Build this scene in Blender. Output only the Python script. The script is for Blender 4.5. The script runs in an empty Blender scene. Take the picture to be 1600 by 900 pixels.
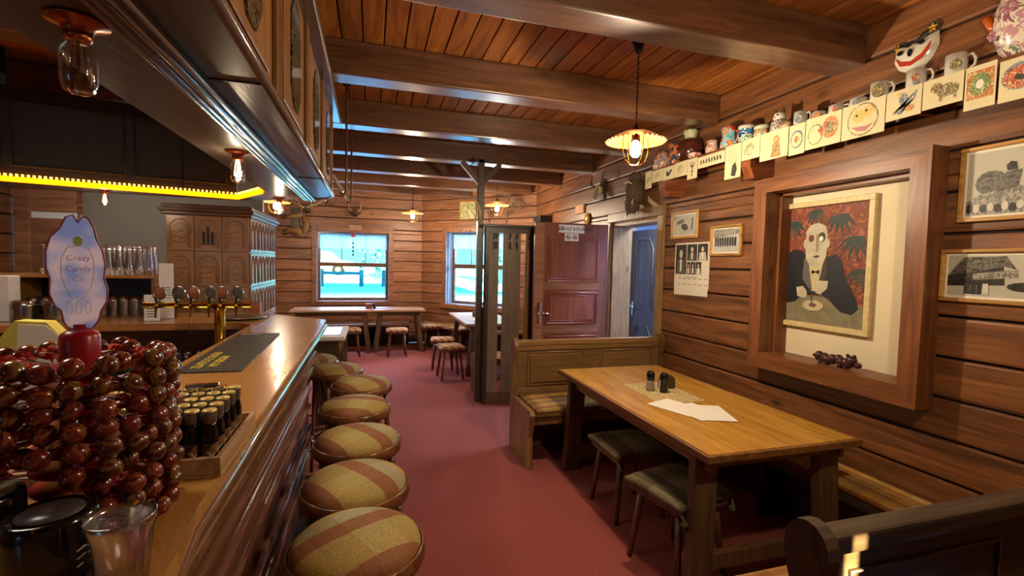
import bpy, bmesh, math, random
from mathutils import Vector, Matrix, Euler
random.seed(7)
PI=math.pi
sc=bpy.context.scene
COL=sc.collection
# ------------------------------------------------------------------ colour / materials
def L(h):
    h=h.lstrip('#'); r=[int(h[i:i+2],16)/255 for i in (0,2,4)]
    return tuple(((c/12.92) if c<=.04045 else ((c+.055)/1.055)**2.4) for c in r)+(1,)
def newmat(name):
    m=bpy.data.materials.new(name); m.use_nodes=True
    return m,m.node_tree,m.node_tree.nodes['Principled BSDF']
def setp(b,**k):
    for a,v in k.items():
        n={'rough':'Roughness','metal':'Metallic','trans':'Transmission Weight','ior':'IOR','alpha':'Alpha','coat':'Coat Weight','coatr':'Coat Roughness','spec':'Specular IOR Level','sheen':'Sheen Weight'}[a]
        b.inputs[n].default_value=v
def plain(name,col,rough=.5,noise=.12,scale=30,**k):
    m,t,b=newmat(name); N=t.nodes; c=L(col)
    tc=N.new('ShaderNodeTexCoord'); no=N.new('ShaderNodeTexNoise'); no.inputs['Scale'].default_value=scale; no.inputs['Detail'].default_value=3
    t.links.new(tc.outputs['Object'],no.inputs['Vector'])
    r=N.new('ShaderNodeValToRGB'); r.color_ramp.elements[0].position=.3; r.color_ramp.elements[1].position=.7
    r.color_ramp.elements[0].color=tuple(x*(1-noise) for x in c[:3])+(1,); r.color_ramp.elements[1].color=tuple(min(1,x*(1+noise)) for x in c[:3])+(1,)
    t.links.new(no.outputs['Fac'],r.inputs['Fac']); t.links.new(r.outputs['Color'],b.inputs['Base Color'])
    setp(b,rough=rough,**k); return m
def emit(name,col,s):
    m,t,b=newmat(name); b.inputs['Base Color'].default_value=L(col); b.inputs['Emission Color'].default_value=L(col); b.inputs['Emission Strength'].default_value=s; return m
def glass(name,col='#ffffff',rough=.02,ior=1.45):
    m,t,b=newmat(name); b.inputs['Base Color'].default_value=L(col); setp(b,rough=rough,trans=1,ior=ior); return m
def wood(name,dark,base,light,axis='Y',s=1.0,rough=.4,knots=True,coat=0,bump=.15,coatr=.2):
    m,t,b=newmat(name); N=t.nodes; K=t.links
    tc=N.new('ShaderNodeTexCoord'); mp=N.new('ShaderNodeMapping')
    sv=[9*s]*3; sv['XYZ'.index(axis)]=.8*s; mp.inputs['Scale'].default_value=sv
    at=N.new('ShaderNodeAttribute'); at.attribute_name='tint'
    vm=N.new('ShaderNodeVectorMath'); vm.operation='MULTIPLY_ADD'; vm.inputs[1].default_value=(17,23,31)
    K.new(at.outputs['Vector'],vm.inputs[0]); K.new(tc.outputs['Object'],mp.inputs['Vector']); K.new(mp.outputs['Vector'],vm.inputs[2])
    n1=N.new('ShaderNodeTexNoise'); n1.inputs['Scale'].default_value=1.6; n1.inputs['Detail'].default_value=7; n1.inputs['Roughness'].default_value=.62; n1.inputs['Distortion'].default_value=1.2
    K.new(vm.outputs['Vector'],n1.inputs['Vector'])
    r=N.new('ShaderNodeValToRGB'); e=r.color_ramp.elements
    e[0].position=.3; e[0].color=L(dark); e[1].position=.72; e[1].color=L(light); q=e.new(.5); q.color=L(base)
    K.new(n1.outputs['Fac'],r.inputs['Fac']); out=r.outputs['Color']
    # fine pores
    mp2=N.new('ShaderNodeMapping'); sv2=[90*s]*3; sv2['XYZ'.index(axis)]=3*s; mp2.inputs['Scale'].default_value=sv2
    K.new(tc.outputs['Object'],mp2.inputs['Vector']); n2=N.new('ShaderNodeTexNoise'); n2.inputs['Scale'].default_value=1; n2.inputs['Detail'].default_value=2
    K.new(mp2.outputs['Vector'],n2.inputs['Vector'])
    mr=N.new('ShaderNodeMapRange'); mr.inputs[1].default_value=.3; mr.inputs[2].default_value=.7; mr.inputs[3].default_value=.8; mr.inputs[4].default_value=1.12
    K.new(n2.outputs['Fac'],mr.inputs[0])
    mx=N.new('ShaderNodeMix'); mx.data_type='RGBA'; mx.blend_type='MULTIPLY'; mx.inputs[0].default_value=1
    K.new(out,mx.inputs[6]); K.new(mr.outputs[0],mx.inputs[7]); out=mx.outputs[2]
    # per-board tone
    mr2=N.new('ShaderNodeMapRange'); mr2.inputs[3].default_value=.80; mr2.inputs[4].default_value=1.15
    K.new(at.outputs['Fac'],mr2.inputs[0])
    mx2=N.new('ShaderNodeMix'); mx2.data_type='RGBA'; mx2.blend_type='MULTIPLY'; mx2.inputs[0].default_value=1
    K.new(out,mx2.inputs[6]); K.new(mr2.outputs[0],mx2.inputs[7]); out=mx2.outputs[2]
    if knots:
        mp3=N.new('ShaderNodeMapping'); sv3=[4.2]*3; sv3['XYZ'.index(axis)]=1.9; mp3.inputs['Scale'].default_value=sv3
        vo=N.new('ShaderNodeTexVoronoi'); vo.inputs['Scale'].default_value=1.0
        K.new(tc.outputs['Object'],mp3.inputs['Vector']); K.new(mp3.outputs['Vector'],vo.inputs['Vector'])
        m3=N.new('ShaderNodeMapRange'); m3.inputs[1].default_value=.03; m3.inputs[2].default_value=.13; m3.inputs[3].default_value=.3; m3.inputs[4].default_value=1
        K.new(vo.outputs['Distance'],m3.inputs[0])
        mx3=N.new('ShaderNodeMix'); mx3.data_type='RGBA'; mx3.blend_type='MULTIPLY'; mx3.inputs[0].default_value=1
        K.new(out,mx3.inputs[6]); K.new(m3.outputs[0],mx3.inputs[7]); out=mx3.outputs[2]
    K.new(out,b.inputs['Base Color'])
    bp=N.new('ShaderNodeBump'); bp.inputs['Strength'].default_value=bump; bp.inputs['Distance'].default_value=.01
    K.new(n1.outputs['Fac'],bp.inputs['Height']); K.new(bp.outputs['Normal'],b.inputs['Normal'])
    setp(b,rough=rough,coat=coat,coatr=coatr); return m
def plaid(name,ax=(1,0),per=.34,cols=('#b9913f','#a8a07a','#9c5128','#b9913f','#a4905a','#c39a3c'),soft=False,rough=.95,dim=1.0,cross=False):
    m,t,b=newmat(name); N=t.nodes; K=t.links
    tc=N.new('ShaderNodeTexCoord'); 
    def band(vec,period,cc):
        d=N.new('ShaderNodeVectorMath'); d.operation='DOT_PRODUCT'; d.inputs[1].default_value=vec+(0,)
        K.new(tc.outputs['Object'],d.inputs[0])
        a=N.new('ShaderNodeMath'); a.operation='MULTIPLY_ADD'; a.inputs[1].default_value=1/period; a.inputs[2].default_value=.17
        K.new(d.outputs['Value'],a.inputs[0]); f=N.new('ShaderNodeMath'); f.operation='FRACT'; K.new(a.outputs[0],f.inputs[0])
        r=N.new('ShaderNodeValToRGB'); r.color_ramp.interpolation='CONSTANT' if not soft else 'LINEAR'; e=r.color_ramp.elements
        n=len(cc); e[0].position=0; e[0].color=L(cc[0]); e[1].position=1/n; e[1].color=L(cc[1])
        for i in range(2,n): q=e.new(i/n); q.color=L(cc[i])
        K.new(f.outputs[0],r.inputs['Fac']); return r.outputs['Color']
    A=band(ax,per,cols); B=band((-ax[1],ax[0]),per*1.3,('#ffffff','#f0e8d4','#fff4cc','#e6e0d6','#f6efe0') if cross else ('#ffffff','#d8d0bd','#f4e8c8','#c9c2b4','#ffffff'))
    mx=N.new('ShaderNodeMix'); mx.data_type='RGBA'; mx.blend_type='MULTIPLY'; mx.inputs[0].default_value=1
    K.new(A,mx.inputs[6]); K.new(B,mx.inputs[7])
    no=N.new('ShaderNodeTexNoise'); no.inputs['Scale'].default_value=160; K.new(tc.outputs['Object'],no.inputs['Vector'])
    mr=N.new('ShaderNodeMapRange'); mr.inputs[1].default_value=.3; mr.inputs[2].default_value=.7; mr.inputs[3].default_value=.72*dim; mr.inputs[4].default_value=1.15*dim; K.new(no.outputs['Fac'],mr.inputs[0])
    m2=N.new('ShaderNodeMix'); m2.data_type='RGBA'; m2.blend_type='MULTIPLY'; m2.inputs[0].default_value=1
    K.new(mx.outputs[2],m2.inputs[6]); K.new(mr.outputs[0],m2.inputs[7]); K.new(m2.outputs[2],b.inputs['Base Color'])
    bp=N.new('ShaderNodeBump'); bp.inputs['Strength'].default_value=.4; bp.inputs['Distance'].default_value=.003; K.new(no.outputs['Fac'],bp.inputs['Height']); K.new(bp.outputs['Normal'],b.inputs['Normal'])
    setp(b,rough=rough); return m
def blotch(name,cols,scale=8,rough=.35,detail=3,dist=.8,**k):
    """a painted, multi-coloured surface: patches of the given colours"""
    m,t,b=newmat(name); N=t.nodes; K=t.links
    tc=N.new('ShaderNodeTexCoord'); no=N.new('ShaderNodeTexNoise'); no.inputs['Scale'].default_value=scale; no.inputs['Detail'].default_value=detail; no.inputs['Distortion'].default_value=dist
    K.new(tc.outputs['Object'],no.inputs['Vector']); r=N.new('ShaderNodeValToRGB'); r.color_ramp.interpolation='CONSTANT' if k.pop('hard',True) else 'LINEAR'; e=r.color_ramp.elements; n=len(cols)
    e[0].position=0; e[0].color=L(cols[0]); e[1].position=.34; e[1].color=L(cols[1])
    for i in range(2,n): q=e.new(.34+.32*(i-1)/(n-1)); q.color=L(cols[i])
    K.new(no.outputs['Fac'],r.inputs['Fac']); K.new(r.outputs['Color'],b.inputs['Base Color']); setp(b,rough=rough,**k); return m
M={}
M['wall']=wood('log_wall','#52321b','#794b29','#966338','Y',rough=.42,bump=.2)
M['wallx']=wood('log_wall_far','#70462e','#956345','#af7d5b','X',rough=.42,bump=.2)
M['niche']=wood('niche_frame_wood','#56331b','#7b4927','#956136','Y',rough=.4)
M['nichez']=wood('niche_frame_upright','#56331b','#794827','#935f36','Z',rough=.4)
M['ceil']=wood('ceiling_plank','#6a3916','#965723','#ad6f30','Y',rough=.4,knots=False)
M['beam']=wood('beam_timber','#4a2d1c','#64412a','#7d563a','X',rough=.36,bump=.12,coat=.7,coatr=.22)
M['canopy']=wood('canopy_oak','#6b4820','#845826','#946531','Z',rough=.4,knots=False)
M['canopyd']=wood('canopy_soffit','#4a4038','#564b42','#63584e','Y',rough=.3,knots=False)
M['canopyr']=wood('canopy_rail','#54423a','#6c5a50','#7a685c','Y',rough=.16,knots=False)
M['bar']=plain('bar_top','#a3733a',.24,.22,150,coat=.3)
M['barf']=plain('bar_front','#5d3824',.22,.14,5,coat=.3)
M['table']=wood('table_top','#a3742a','#ba8938','#cc9c48','Y',s=1.3,rough=.24,knots=False,bump=.05)
M['tablel']=wood('table_edge','#5b3a1c','#7a5228','#8d6334','Y',rough=.4,knots=False)
M['leg']=wood('table_leg','#4c3622','#62472d','#735637','Z',rough=.5,knots=False)
M['oak']=wood('bench_oak','#70522f','#826039','#8f6c45','X',rough=.35,knots=False)
M['oakz']=wood('bench_oak_end','#5a3f22','#7d5a30','#94703f','Z',rough=.35,knots=False)
M['darkw']=wood('dark_wood','#2e241b','#443628','#584836','X',rough=.35,knots=False)
M['ftab']=wood('far_table','#a98564','#bb9673','#c8a583','X',rough=.3,knots=False)
M['seam']=plain('dark_seam','#150c08',.9)
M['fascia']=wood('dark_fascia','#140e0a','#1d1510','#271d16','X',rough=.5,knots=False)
M['screen']=wood('screen_board_hazed','#6b5c50','#80705f','#8f7f6c','Z',rough=.45,knots=False)  # boards paler and greyer, with flare haze put into their colour
M['barm']=plain('bar_moulding','#74503a',.14,.08,20,coat=.5)
M['stoolw']=wood('stool_wood','#4a2e1e','#6a432c','#835a3c','Z',rough=.45,knots=False)
M['bent']=wood('bentwood','#4a2c18','#734824','#8e6034','X',rough=.25,knots=False)
M['door']=wood('door_maroon','#683626','#82452f','#914f38','Z',rough=.35,knots=False)
M['doorx']=wood('door_oak','#74482f','#8c5a3c','#9b6846','X',rough=.35,knots=False)
M['jamb']=wood('door_jamb','#6b5030','#8f7048','#a5855a','Z',rough=.4)
M['ddoor']=wood('dark_door','#41332a','#57483e','#67574c','Z',rough=.4,knots=False)
M['frame']=wood('picture_frame','#9a6c2c','#bd8d44','#d0a258','Y',s=2,rough=.4,knots=False)
M['framep']=plain('pale_gold_frame','#cdbb86',.45)
M['corbel']=wood('corbel','#5b2d17','#844725','#a06038','X',rough=.45,knots=False)
M['carpet']=plain('carpet_red','#8c433b',.98,.35,120)
M['plaster']=plain('niche_plaster','#dcd0ae',.8,.03,4)
M['grey']=plain('grey_plaster','#857a6c',.85,.06,3)
M['bluew']=plain('blue_white_paint','#a9c4e6',.7,.03)
M['black']=plain('black_plastic','#121212',.35)
M['blackg']=plain('black_gloss','#0e0d0d',.12)
M['rub']=plain('rubber_mat','#2b2b27',.6,.2,80)
M['yel']=plain('yellow_print','#d8c23a',.6)
M['white']=plain('white_card','#dcdcd8',.6,.03)
M['paper']=plain('paper','#e2dccb',.75,.04,12)
M['cream']=plain('card_cream','#d4c99e',.7,.05,10)
M['ink']=plain('ink','#3d3a30',.7)
M['iron']=plain('iron','#2e2520',.45,metal=.7)
M['chrome']=plain('chrome','#c9c4ba',.15,.02,metal=1)
M['brass']=plain('brass','#b8902f',.2,.05,metal=1)
M['copper']=plain('copper','#a8623a',.3,.1,metal=1)
M['glass']=None
def thin_glass(name,fac=.08,tint=(1,1,1,1),rough=.02):
    m,t,b=newmat(name); N=t.nodes; N.remove(b); tr=N.new('ShaderNodeBsdfTransparent'); tr.inputs[0].default_value=tint; gl=N.new('ShaderNodeBsdfGlossy'); gl.inputs['Roughness'].default_value=rough
    lw=N.new('ShaderNodeLayerWeight'); lw.inputs[0].default_value=.35; mr=N.new('ShaderNodeMapRange'); mr.inputs[3].default_value=fac; mr.inputs[4].default_value=min(1,fac*7); t.links.new(lw.outputs['Facing'],mr.inputs[0])
    mx=N.new('ShaderNodeMixShader'); t.links.new(mr.outputs[0],mx.inputs[0]); t.links.new(tr.outputs[0],mx.inputs[1]); t.links.new(gl.outputs[0],mx.inputs[2]); t.links.new(mx.outputs[0],N['Material Output'].inputs['Surface']); return m
M['pane']=thin_glass('window_glass',.04)
M['glass']=thin_glass('clear_glass',.22,rough=.06)
M['badged']=plain('badge_dark','#4a4436',.2)
M['tile']=plain('stove_tile','#7f5f43',.22,.18,6)
M['tiled']=plain('stove_cornice','#4f382a',.3,.15,8)
M['grout']=plain('stove_relief','#8f6e4e',.25,.12,8)
M['stovedark']=plain('stove_grille','#16100c',.6)
M['plaidA']=plaid('plaid_seat')
M['plaidB']=plaid('plaid_bench',(0,1),.24,('#b08a40','#a88c50','#8f5c34','#b5913f','#a1834a','#96643a'),cross=True)
M['plaidW']=plaid('plaid_wall_bench',(1,0),.20,('#b08a40','#a88c50','#8f5c34','#b5913f','#a1834a','#96643a'),cross=True)
M['plaidG']=plaid('plaid_stool_pad',(1,0),.4,('#857a5c','#6e6448','#7d7358','#5f5640'),dim=.9)
M['plaidF']=plaid('plaid_far_pad',(1,.3),.2,('#c9a98a','#a9785a','#cbb294','#a98668'))
M['bone']=plain('bone','#c9b795',.6)
M['fur']=plain('fur','#5a4836',.95,.35,60)
M['carve']=plain('carved_wood','#8a6a3e',.5,.25,25)
M['lampglass']=plain('lamp_shade_orange','#c46a30',.35,.1)
M['lampglass'].node_tree.nodes['Principled BSDF'].inputs['Transmission Weight'].default_value=.12
M['bulb']=emit('glowing_bulb','#ffdca8',28)
M['led']=emit('led_yellow','#ff8000',2.6)
M['ledspot']=emit('led_bead','#ffc040',5)
M['wire']=plain('white_wire','#d8d4c8',.4)
M['red']=plain('stand_red','#8a0c18',.3)
M['steel']=plain('steel','#9a978c',.25,metal=1)
# ------------------------------------------------------------------ mesh helpers
class B:
    def __init__(s):
        s.bm=bmesh.new(); s.tl=s.bm.loops.layers.float_color.new('tint')
    def _fin(s,faces,smooth,tint,mi=0):
        t=random.random() if tint is None else tint
        for f in faces:
            f.smooth=smooth; f.material_index=mi
            for l in f.loops: l[s.tl]=(t,t,t,1)
    def box(s,lo,hi,bev=0,tint=None,rot=None,piv=None,mi=0,smooth=False):
        lo=[min(a,b) for a,b in zip(lo,hi)] if False else lo
        c=[(a+b)/2 for a,b in zip(lo,hi)]; d=[max(abs(b-a),1e-5) for a,b in zip(lo,hi)]
        m=Matrix.Translation(c)@Matrix.Diagonal((*d,1))
        if rot is not None:
            R=Euler(rot).to_matrix().to_4x4(); p=Vector(piv if piv else c); m=Matrix.Translation(p)@R@Matrix.Translation(-p)@m
        tmp=bmesh.new(); bmesh.ops.create_cube(tmp,size=1,matrix=m)
        if bev: bmesh.ops.bevel(tmp,geom=tmp.edges[:],offset=min(bev,min(d)*.45),segments=1 if bev<.004 else 2,affect='EDGES',profile=.6)
        s._merge(tmp,smooth,tint,mi)
    def _merge(s,tmp,smooth,tint,mi=0):
        vm={v:s.bm.verts.new(v.co) for v in tmp.verts}; fs=[]
        for f in tmp.faces:
            try: fs.append(s.bm.faces.new([vm[v] for v in f.verts]))
            except ValueError: pass
        tmp.free(); s._fin(fs,smooth,tint,mi)
    def lathe(s,prof,loc=(0,0,0),seg=20,smooth=True,tint=None,mat=None,arc=1.0,mi=0,scale=(1,1)):
        M4=(mat if mat else Matrix.Identity(4)); lo=Vector(loc); rings=[]
        for r,z in prof:
            if r<1e-6: rings.append([s.bm.verts.new(lo+(M4@Vector((0,0,z))))])
            else: rings.append([s.bm.verts.new(lo+(M4@Vector((r*scale[0]*math.cos(2*PI*i/seg),r*scale[1]*math.sin(2*PI*i/seg),z)))) for i in range(seg)])
        fs=[]
        for a,b in zip(rings,rings[1:]):
            for i in range(seg):
                j=(i+1)%seg
                v=[a[i%len(a)],a[j%len(a)],b[j%len(b)],b[i%len(b)]]; u=[]
                for x in v:
                    if x not in u: u.append(x)
                if len(u)>=3:
                    try: fs.append(s.bm.faces.new(u))
                    except ValueError: pass
        s._fin(fs,smooth,tint,mi)
    def cyl(s,p0,p1,r0,r1=None,seg=12,smooth=True,tint=None,mi=0,cap=True):
        r1=r0 if r1 is None else r1; p0=Vector(p0); p1=Vector(p1); d=p1-p0; ln=d.length
        q=Vector((0,0,1)).rotation_difference(d).to_matrix().to_4x4()
        pr=[(r0,0),(r1,ln)]
        if cap: pr=[(0,0),(r0,0),(r0,0),(r1,ln),(r1,ln),(0,ln)]
        s.lathe(pr,p0,seg,smooth,tint,q,mi=mi)
    def sph(s,c,r,seg=14,rings=8,tint=None,smooth=True,rot=None,mi=0):
        if not hasattr(r,'__len__'): r=(r,r,r)
        m=Matrix.Translation(c)@(Euler(rot).to_matrix().to_4x4() if rot else Matrix.Identity(4))@Matrix.Diagonal((*r,1))
        tmp=bmesh.new(); bmesh.ops.create_uvsphere(tmp,u_segments=seg,v_segments=rings,radius=1,matrix=m); s._merge(tmp,smooth,tint,mi)
    def prism(s,pts,ext,smooth=False,tint=None,mi=0):
        e=Vector(ext); a=[s.bm.verts.new(Vector(p)) for p in pts]; b=[s.bm.verts.new(Vector(p)+e) for p in pts]; n=len(a); fs=[]
        fs.append(s.bm.faces.new(a)); fs.append(s.bm.faces.new(b[::-1]))
        for i in range(n): fs.append(s.bm.faces.new([a[i],b[i],b[(i+1)%n],a[(i+1)%n]][::-1]))
        s._fin(fs,smooth,tint,mi)
    def tube(s,pts,r,seg=8,closed=False,tint=None,mi=0,smooth=True):
        P=[Vector(p) for p in pts]; n=len(P); R=r if hasattr(r,'__len__') else [r]*n; rings=[]; up=None
        for i in range(n):
            if closed: d=(P[(i+1)%n]-P[i-1])
            else: d=P[min(i+1,n-1)]-P[max(i-1,0)]
            d.normalize()
            if up is None: up=d.orthogonal().normalized()
            up=(up-d*up.dot(d)).normalized() if (up-d*up.dot(d)).length>1e-6 else d.orthogonal().normalized(); w=d.cross(up)
            rings.append([s.bm.verts.new(P[i]+R[i]*(up*math.cos(2*PI*k/seg)+w*math.sin(2*PI*k/seg))) for k in range(seg)])
        fs=[]; m=n if closed else n-1
        for i in range(m):
            a=rings[i]; b=rings[(i+1)%n]
            for k in range(seg): fs.append(s.bm.faces.new([a[k],a[(k+1)%seg],b[(k+1)%seg],b[k]]))
        if not closed: fs.append(s.bm.faces.new(rings[0][::-1])); fs.append(s.bm.faces.new(rings[-1]))
        s._fin(fs,smooth,tint,mi)
def _link(name,b,mats,off=(0,0,0),recalc=True):
    if recalc: bmesh.ops.recalc_face_normals(b.bm,faces=b.bm.faces)
    if any(off): bmesh.ops.translate(b.bm,verts=b.bm.verts,vec=[-x for x in off])
    me=bpy.data.meshes.new(name); b.bm.to_mesh(me); b.bm.free()
    for m in (mats if isinstance(mats,(list,tuple)) else [mats]): me.materials.append(m)
    o=bpy.data.objects.new(name,me); COL.objects.link(o); return o
def thing(name,label,cat,loc=(0,0,0),rz=0,group=None):
    o=bpy.data.objects.new(name,None); COL.objects.link(o); o.empty_display_size=.1
    o.location=loc; o.rotation_euler=(0,0,rz); o['label']=label; o['category']=cat
    if group: o['group']=group
    return o
def root_of(o):
    while o.parent: o=o.parent
    return o
def part(name,b,mat,parent,world=False,label=None,stuff=False):
    """world=True: the mesh was laid out in room coordinates"""
    r=root_of(parent); o=_link(name,b,mat,tuple(r.location) if world else (0,0,0)); o.parent=parent
    if label: o['label']=label
    if stuff: o['kind']='stuff'
    return o
def solo(name,b,mat,label,cat,group=None,kind=None):
    xs=[v.co for v in b.bm.verts]; lo=[min(v[i] for v in xs) for i in range(3)]; hi=[max(v[i] for v in xs) for i in range(3)]
    loc=((lo[0]+hi[0])/2,(lo[1]+hi[1])/2,lo[2]); o=_link(name,b,mat,loc); o.location=loc
    if label: o['label']=label; o['category']=cat
    if group: o['group']=group
    if kind: o['kind']=kind
    return o
def struct(name,b,mat,parent=None):
    o=_link(name,b,mat)
    if parent: o.parent=parent
    else: o['kind']='structure'
    return o
def dup(root,loc,rz=0,label=None,group=None):
    def cp(o,p):
        c=o.copy(); COL.objects.link(c); c.parent=p
        for ch in list(o.children): cp(ch,c)
        return c
    r=cp(root,None); r.location=loc; r.rotation_euler=(0,0,rz)
    if label: r['label']=label
    if group: r['group']=group
    return r
def text(name,body,size,mat,parent,mtx,ext=.0004,bold=0,align='CENTER'):
    cu=bpy.data.curves.new(name,'FONT'); cu.body=body; cu.size=size; cu.extrude=ext; cu.align_x=align; cu.align_y='CENTER'; cu.offset=bold
    t=bpy.data.objects.new('tmp',cu); COL.objects.link(t); dg=bpy.context.evaluated_depsgraph_get(); me=bpy.data.meshes.new_from_object(t.evaluated_get(dg)); bpy.data.objects.remove(t)
    r=root_of(parent); me.transform(Matrix.Translation([-x for x in r.location])@mtx); me.materials.clear(); me.materials.append(mat)
    o=bpy.data.objects.new(name,me); COL.objects.link(o); o.parent=parent; return o
def basis(o,x,y):   # matrix with local x,y axes in room space
    x=Vector(x).normalized(); y=Vector(y).normalized(); z=x.cross(y)
    m=Matrix((x,y,z)).transposed().to_4x4(); m.translation=Vector(o); return m
def rrect(w,h,r,n=4):
    P=[]
    for cx,cy,a in ((w/2-r,h/2-r,0),(-w/2+r,h/2-r,90),(-w/2+r,-h/2+r,180),(w/2-r,-h/2+r,270)):
        for i in range(n+1):
            t=math.radians(a+90*i/n); P.append((cx+r*math.cos(t),cy+r*math.sin(t)))
    return P
# ================================================================== THE ROOM
XW=2.7; ZC=3.02; XL=-3.6; YR=-2.2; YF=9.5
P1=Vector((.96,9.5)); P2=Vector((2.7,7.65))          # the angled wall
b=B(); b.prism([(XL-.3,YR-.3,-.1),(XW,YR-.3,-.1),(XW,3.2,-.1),(XW+2.2,3.2,-.1),(XW+2.2,7.0,-.1),(XW,7.0,-.1),(P2[0],P2[1],-.1),(P1[0],P1[1],-.1),(XL-.3,YF,-.1)],(0,0,.1)); struct('floor',b,M['carpet'])
# ceiling: narrow planks running away from the camera
b=B(); x=XL-.1; i=0
while x<XW+.1:
    b.box((x+.004,YR-.1,ZC),(x+.126,YF+.2,ZC+.02),.005); x+=.13
b.box((XL-.2,YR-.2,ZC+.012),(XW+.4,YF+.3,ZC+.06),0,.1,mi=1); struct('ceiling',b,[M['ceil'],M['seam']])
ROWS=[]; z=.6045-3*.2015
while z<ZC: ROWS.append((max(z,0),min(z+.2015,ZC))); z+=.2015
def logs(b,axis,face,a0,a1,holes,thick=.07,outw=1,seam=None):
    """horizontal boards; holes=[(a0,a1,z0,z1)]; face coordinate towards the room; outw = direction away from room"""
    for k,(z0,z1) in enumerate(ROWS):
        cuts=[(a0,a1)]
        segs=[]
        zz=sorted(set([z0,z1]+[h for H in holes for h in (H[2],H[3]) if z0<h<z1]))
        for q0,q1 in zip(zz,zz[1:]):
            sp=[(a0,a1)]
            for h in holes:
                if h[2]<q1-1e-4 and h[3]>q0+1e-4:
                    n=[]
                    for s0,s1 in sp:
                        if h[0]>s0: n.append((s0,min(s1,h[0])))
                        if h[1]<s1: n.append((max(s0,h[1]),s1))
                    sp=[t for t in n if t[1]-t[0]>.005]
            for s0,s1 in sp: segs.append((s0,s1,q0,q1))
        t=random.random()
        for s0,s1,q0,q1 in segs:
            g0=.006 if q0==z0 else 0; g1=.006 if q1==z1 else 0
            lo=[0,0,q0+g0]; hi=[0,0,q1-g1]; o=1-axis
            lo[axis]=s0; hi[axis]=s1; f0,f1=sorted((face,face+outw*thick)); lo[o]=f0; hi[o]=f1
            b.box(lo,hi,.012 if (q1-q0)>.06 else .004,t)
            # dark seam behind
            lo2=list(lo); hi2=list(hi); f0,f1=sorted((face+outw*.02,face+outw*thick)); lo2[o]=f0; hi2[o]=f1; lo2[2]=q0; hi2[2]=q1
            b.box(lo2,hi2,0,0,mi=1)
NY0,NY1,NZ0,NZ1=1.715,2.61,1.045,2.143      # niche opening
DY0,DY1,DZ=4.02,4.96,2.10                   # doorway
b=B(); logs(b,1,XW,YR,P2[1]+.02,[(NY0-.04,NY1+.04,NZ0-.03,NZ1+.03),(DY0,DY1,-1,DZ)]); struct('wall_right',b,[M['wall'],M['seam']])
W1=(-.975,.325,.84,2.145)
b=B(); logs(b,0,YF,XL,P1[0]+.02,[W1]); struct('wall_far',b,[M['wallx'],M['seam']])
# angled wall, built along X then turned
Lw=(P2-P1).length; ang=math.atan2(P2[1]-P1[1],P2[0]-P1[0]); W2=(.62,1.97,.82,2.19)
b=B(); logs(b,0,0,0,Lw,[W2]); 
TA=Matrix.Translation((P1[0],P1[1],0))@Matrix.Rotation(ang,4,'Z')
o=struct('wall_corner',b,[M['wallx'],M['seam']]); o.matrix_world=TA
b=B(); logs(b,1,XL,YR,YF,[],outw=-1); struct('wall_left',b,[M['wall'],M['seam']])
# unseen wall behind the camera: a window, and a slit shaped for the sun patch
RW=[(-3.45,-2.75,.9,2.2),(1.115,1.295,1.28,1.80)]
b=B(); logs(b,0,YR,XL,XW,RW,outw=-1); struct('wall_rear',b,[M['wallx'],M['seam']])
# plaster partition behind the bar, next to the stove
b=B(); b.box((-3.02,6.3,0),(-1.25,6.38,ZC)); struct('wall_partition',b,M['grey'])
# corridor beyond the doorway
b=B(); b.box((XW+.07,3.55,0),(XW+.22,DY0-.002,2.6)); b.box((XW+.07,DY1+.002,0),(XW+.22,6.9,2.6))
b.box((4.6,3.4,0),(4.66,7,2.6)); b.box((XW+.07,3.4,0),(4.66,3.46,2.6)); b.box((XW+.07,6.9,0),(4.66,6.96,2.6)); b.box((XW+.07,3.4,2.5),(4.66,6.96,2.56)); struct('wall_corridor',b,M['bluew'])
# dark panelled door in the corridor (its own frame)
b=B(); b.box((3.42,5.12,.005),(3.46,5.70,2.1),.004); b.box((3.38,5.71,0),(3.48,5.79,2.15),0); d2=struct('door_2',b,M['ddoor'])
b=B()
for z0,z1 in ((.2,.85),(1.05,1.98)):
    pts=[(3.415,5.2,z0),(3.415,5.62,z0),(3.415,5.62,z1-.12),(3.415,5.53,z1),(3.415,5.29,z1),(3.415,5.2,z1-.12)]
    b.tube([Vector(p) for p in pts],.012,6,True); b.tube([Vector((3.415,5.41+(p[1]-5.41)*.78,(z0+z1)/2+(p[2]-(z0+z1)/2)*.86)) for p in pts],.008,6,True)
struct('door_moulding',b,M['ddoor'],d2)
b=B(); b.box((3.405,5.63,.95),(3.42,5.67,1.15),.003); b.cyl((3.42,5.65,1.1),(3.36,5.65,1.1),.01); b.tube([(3.36,5.65,1.1),(3.355,5.6,1.095),(3.36,5.54,1.07)],.009); struct('door_handle',b,M['chrome'],d2)
# door frame of the doorway
b=B()
for y0,y1 in ((DY0-.10,DY0+.0),(DY1+.0,DY1+.07)): b.box((XW-.03,y0,0),(XW+.0,y1,DZ+.02),.006)
b.box((XW-.03,DY0-.10,DZ+.02),(XW,DY1+.07,DZ+.12),.006)
b.box((XW,DY0,0),(XW+.24,DY0+.03,DZ)); b.box((XW,DY1-.03,0),(XW+.24,DY1,DZ)); b.box((XW,DY0+.03,DZ-.03),(XW+.24,DY1-.03,DZ))
struct('trim_1',b,M['jamb'])
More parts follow.
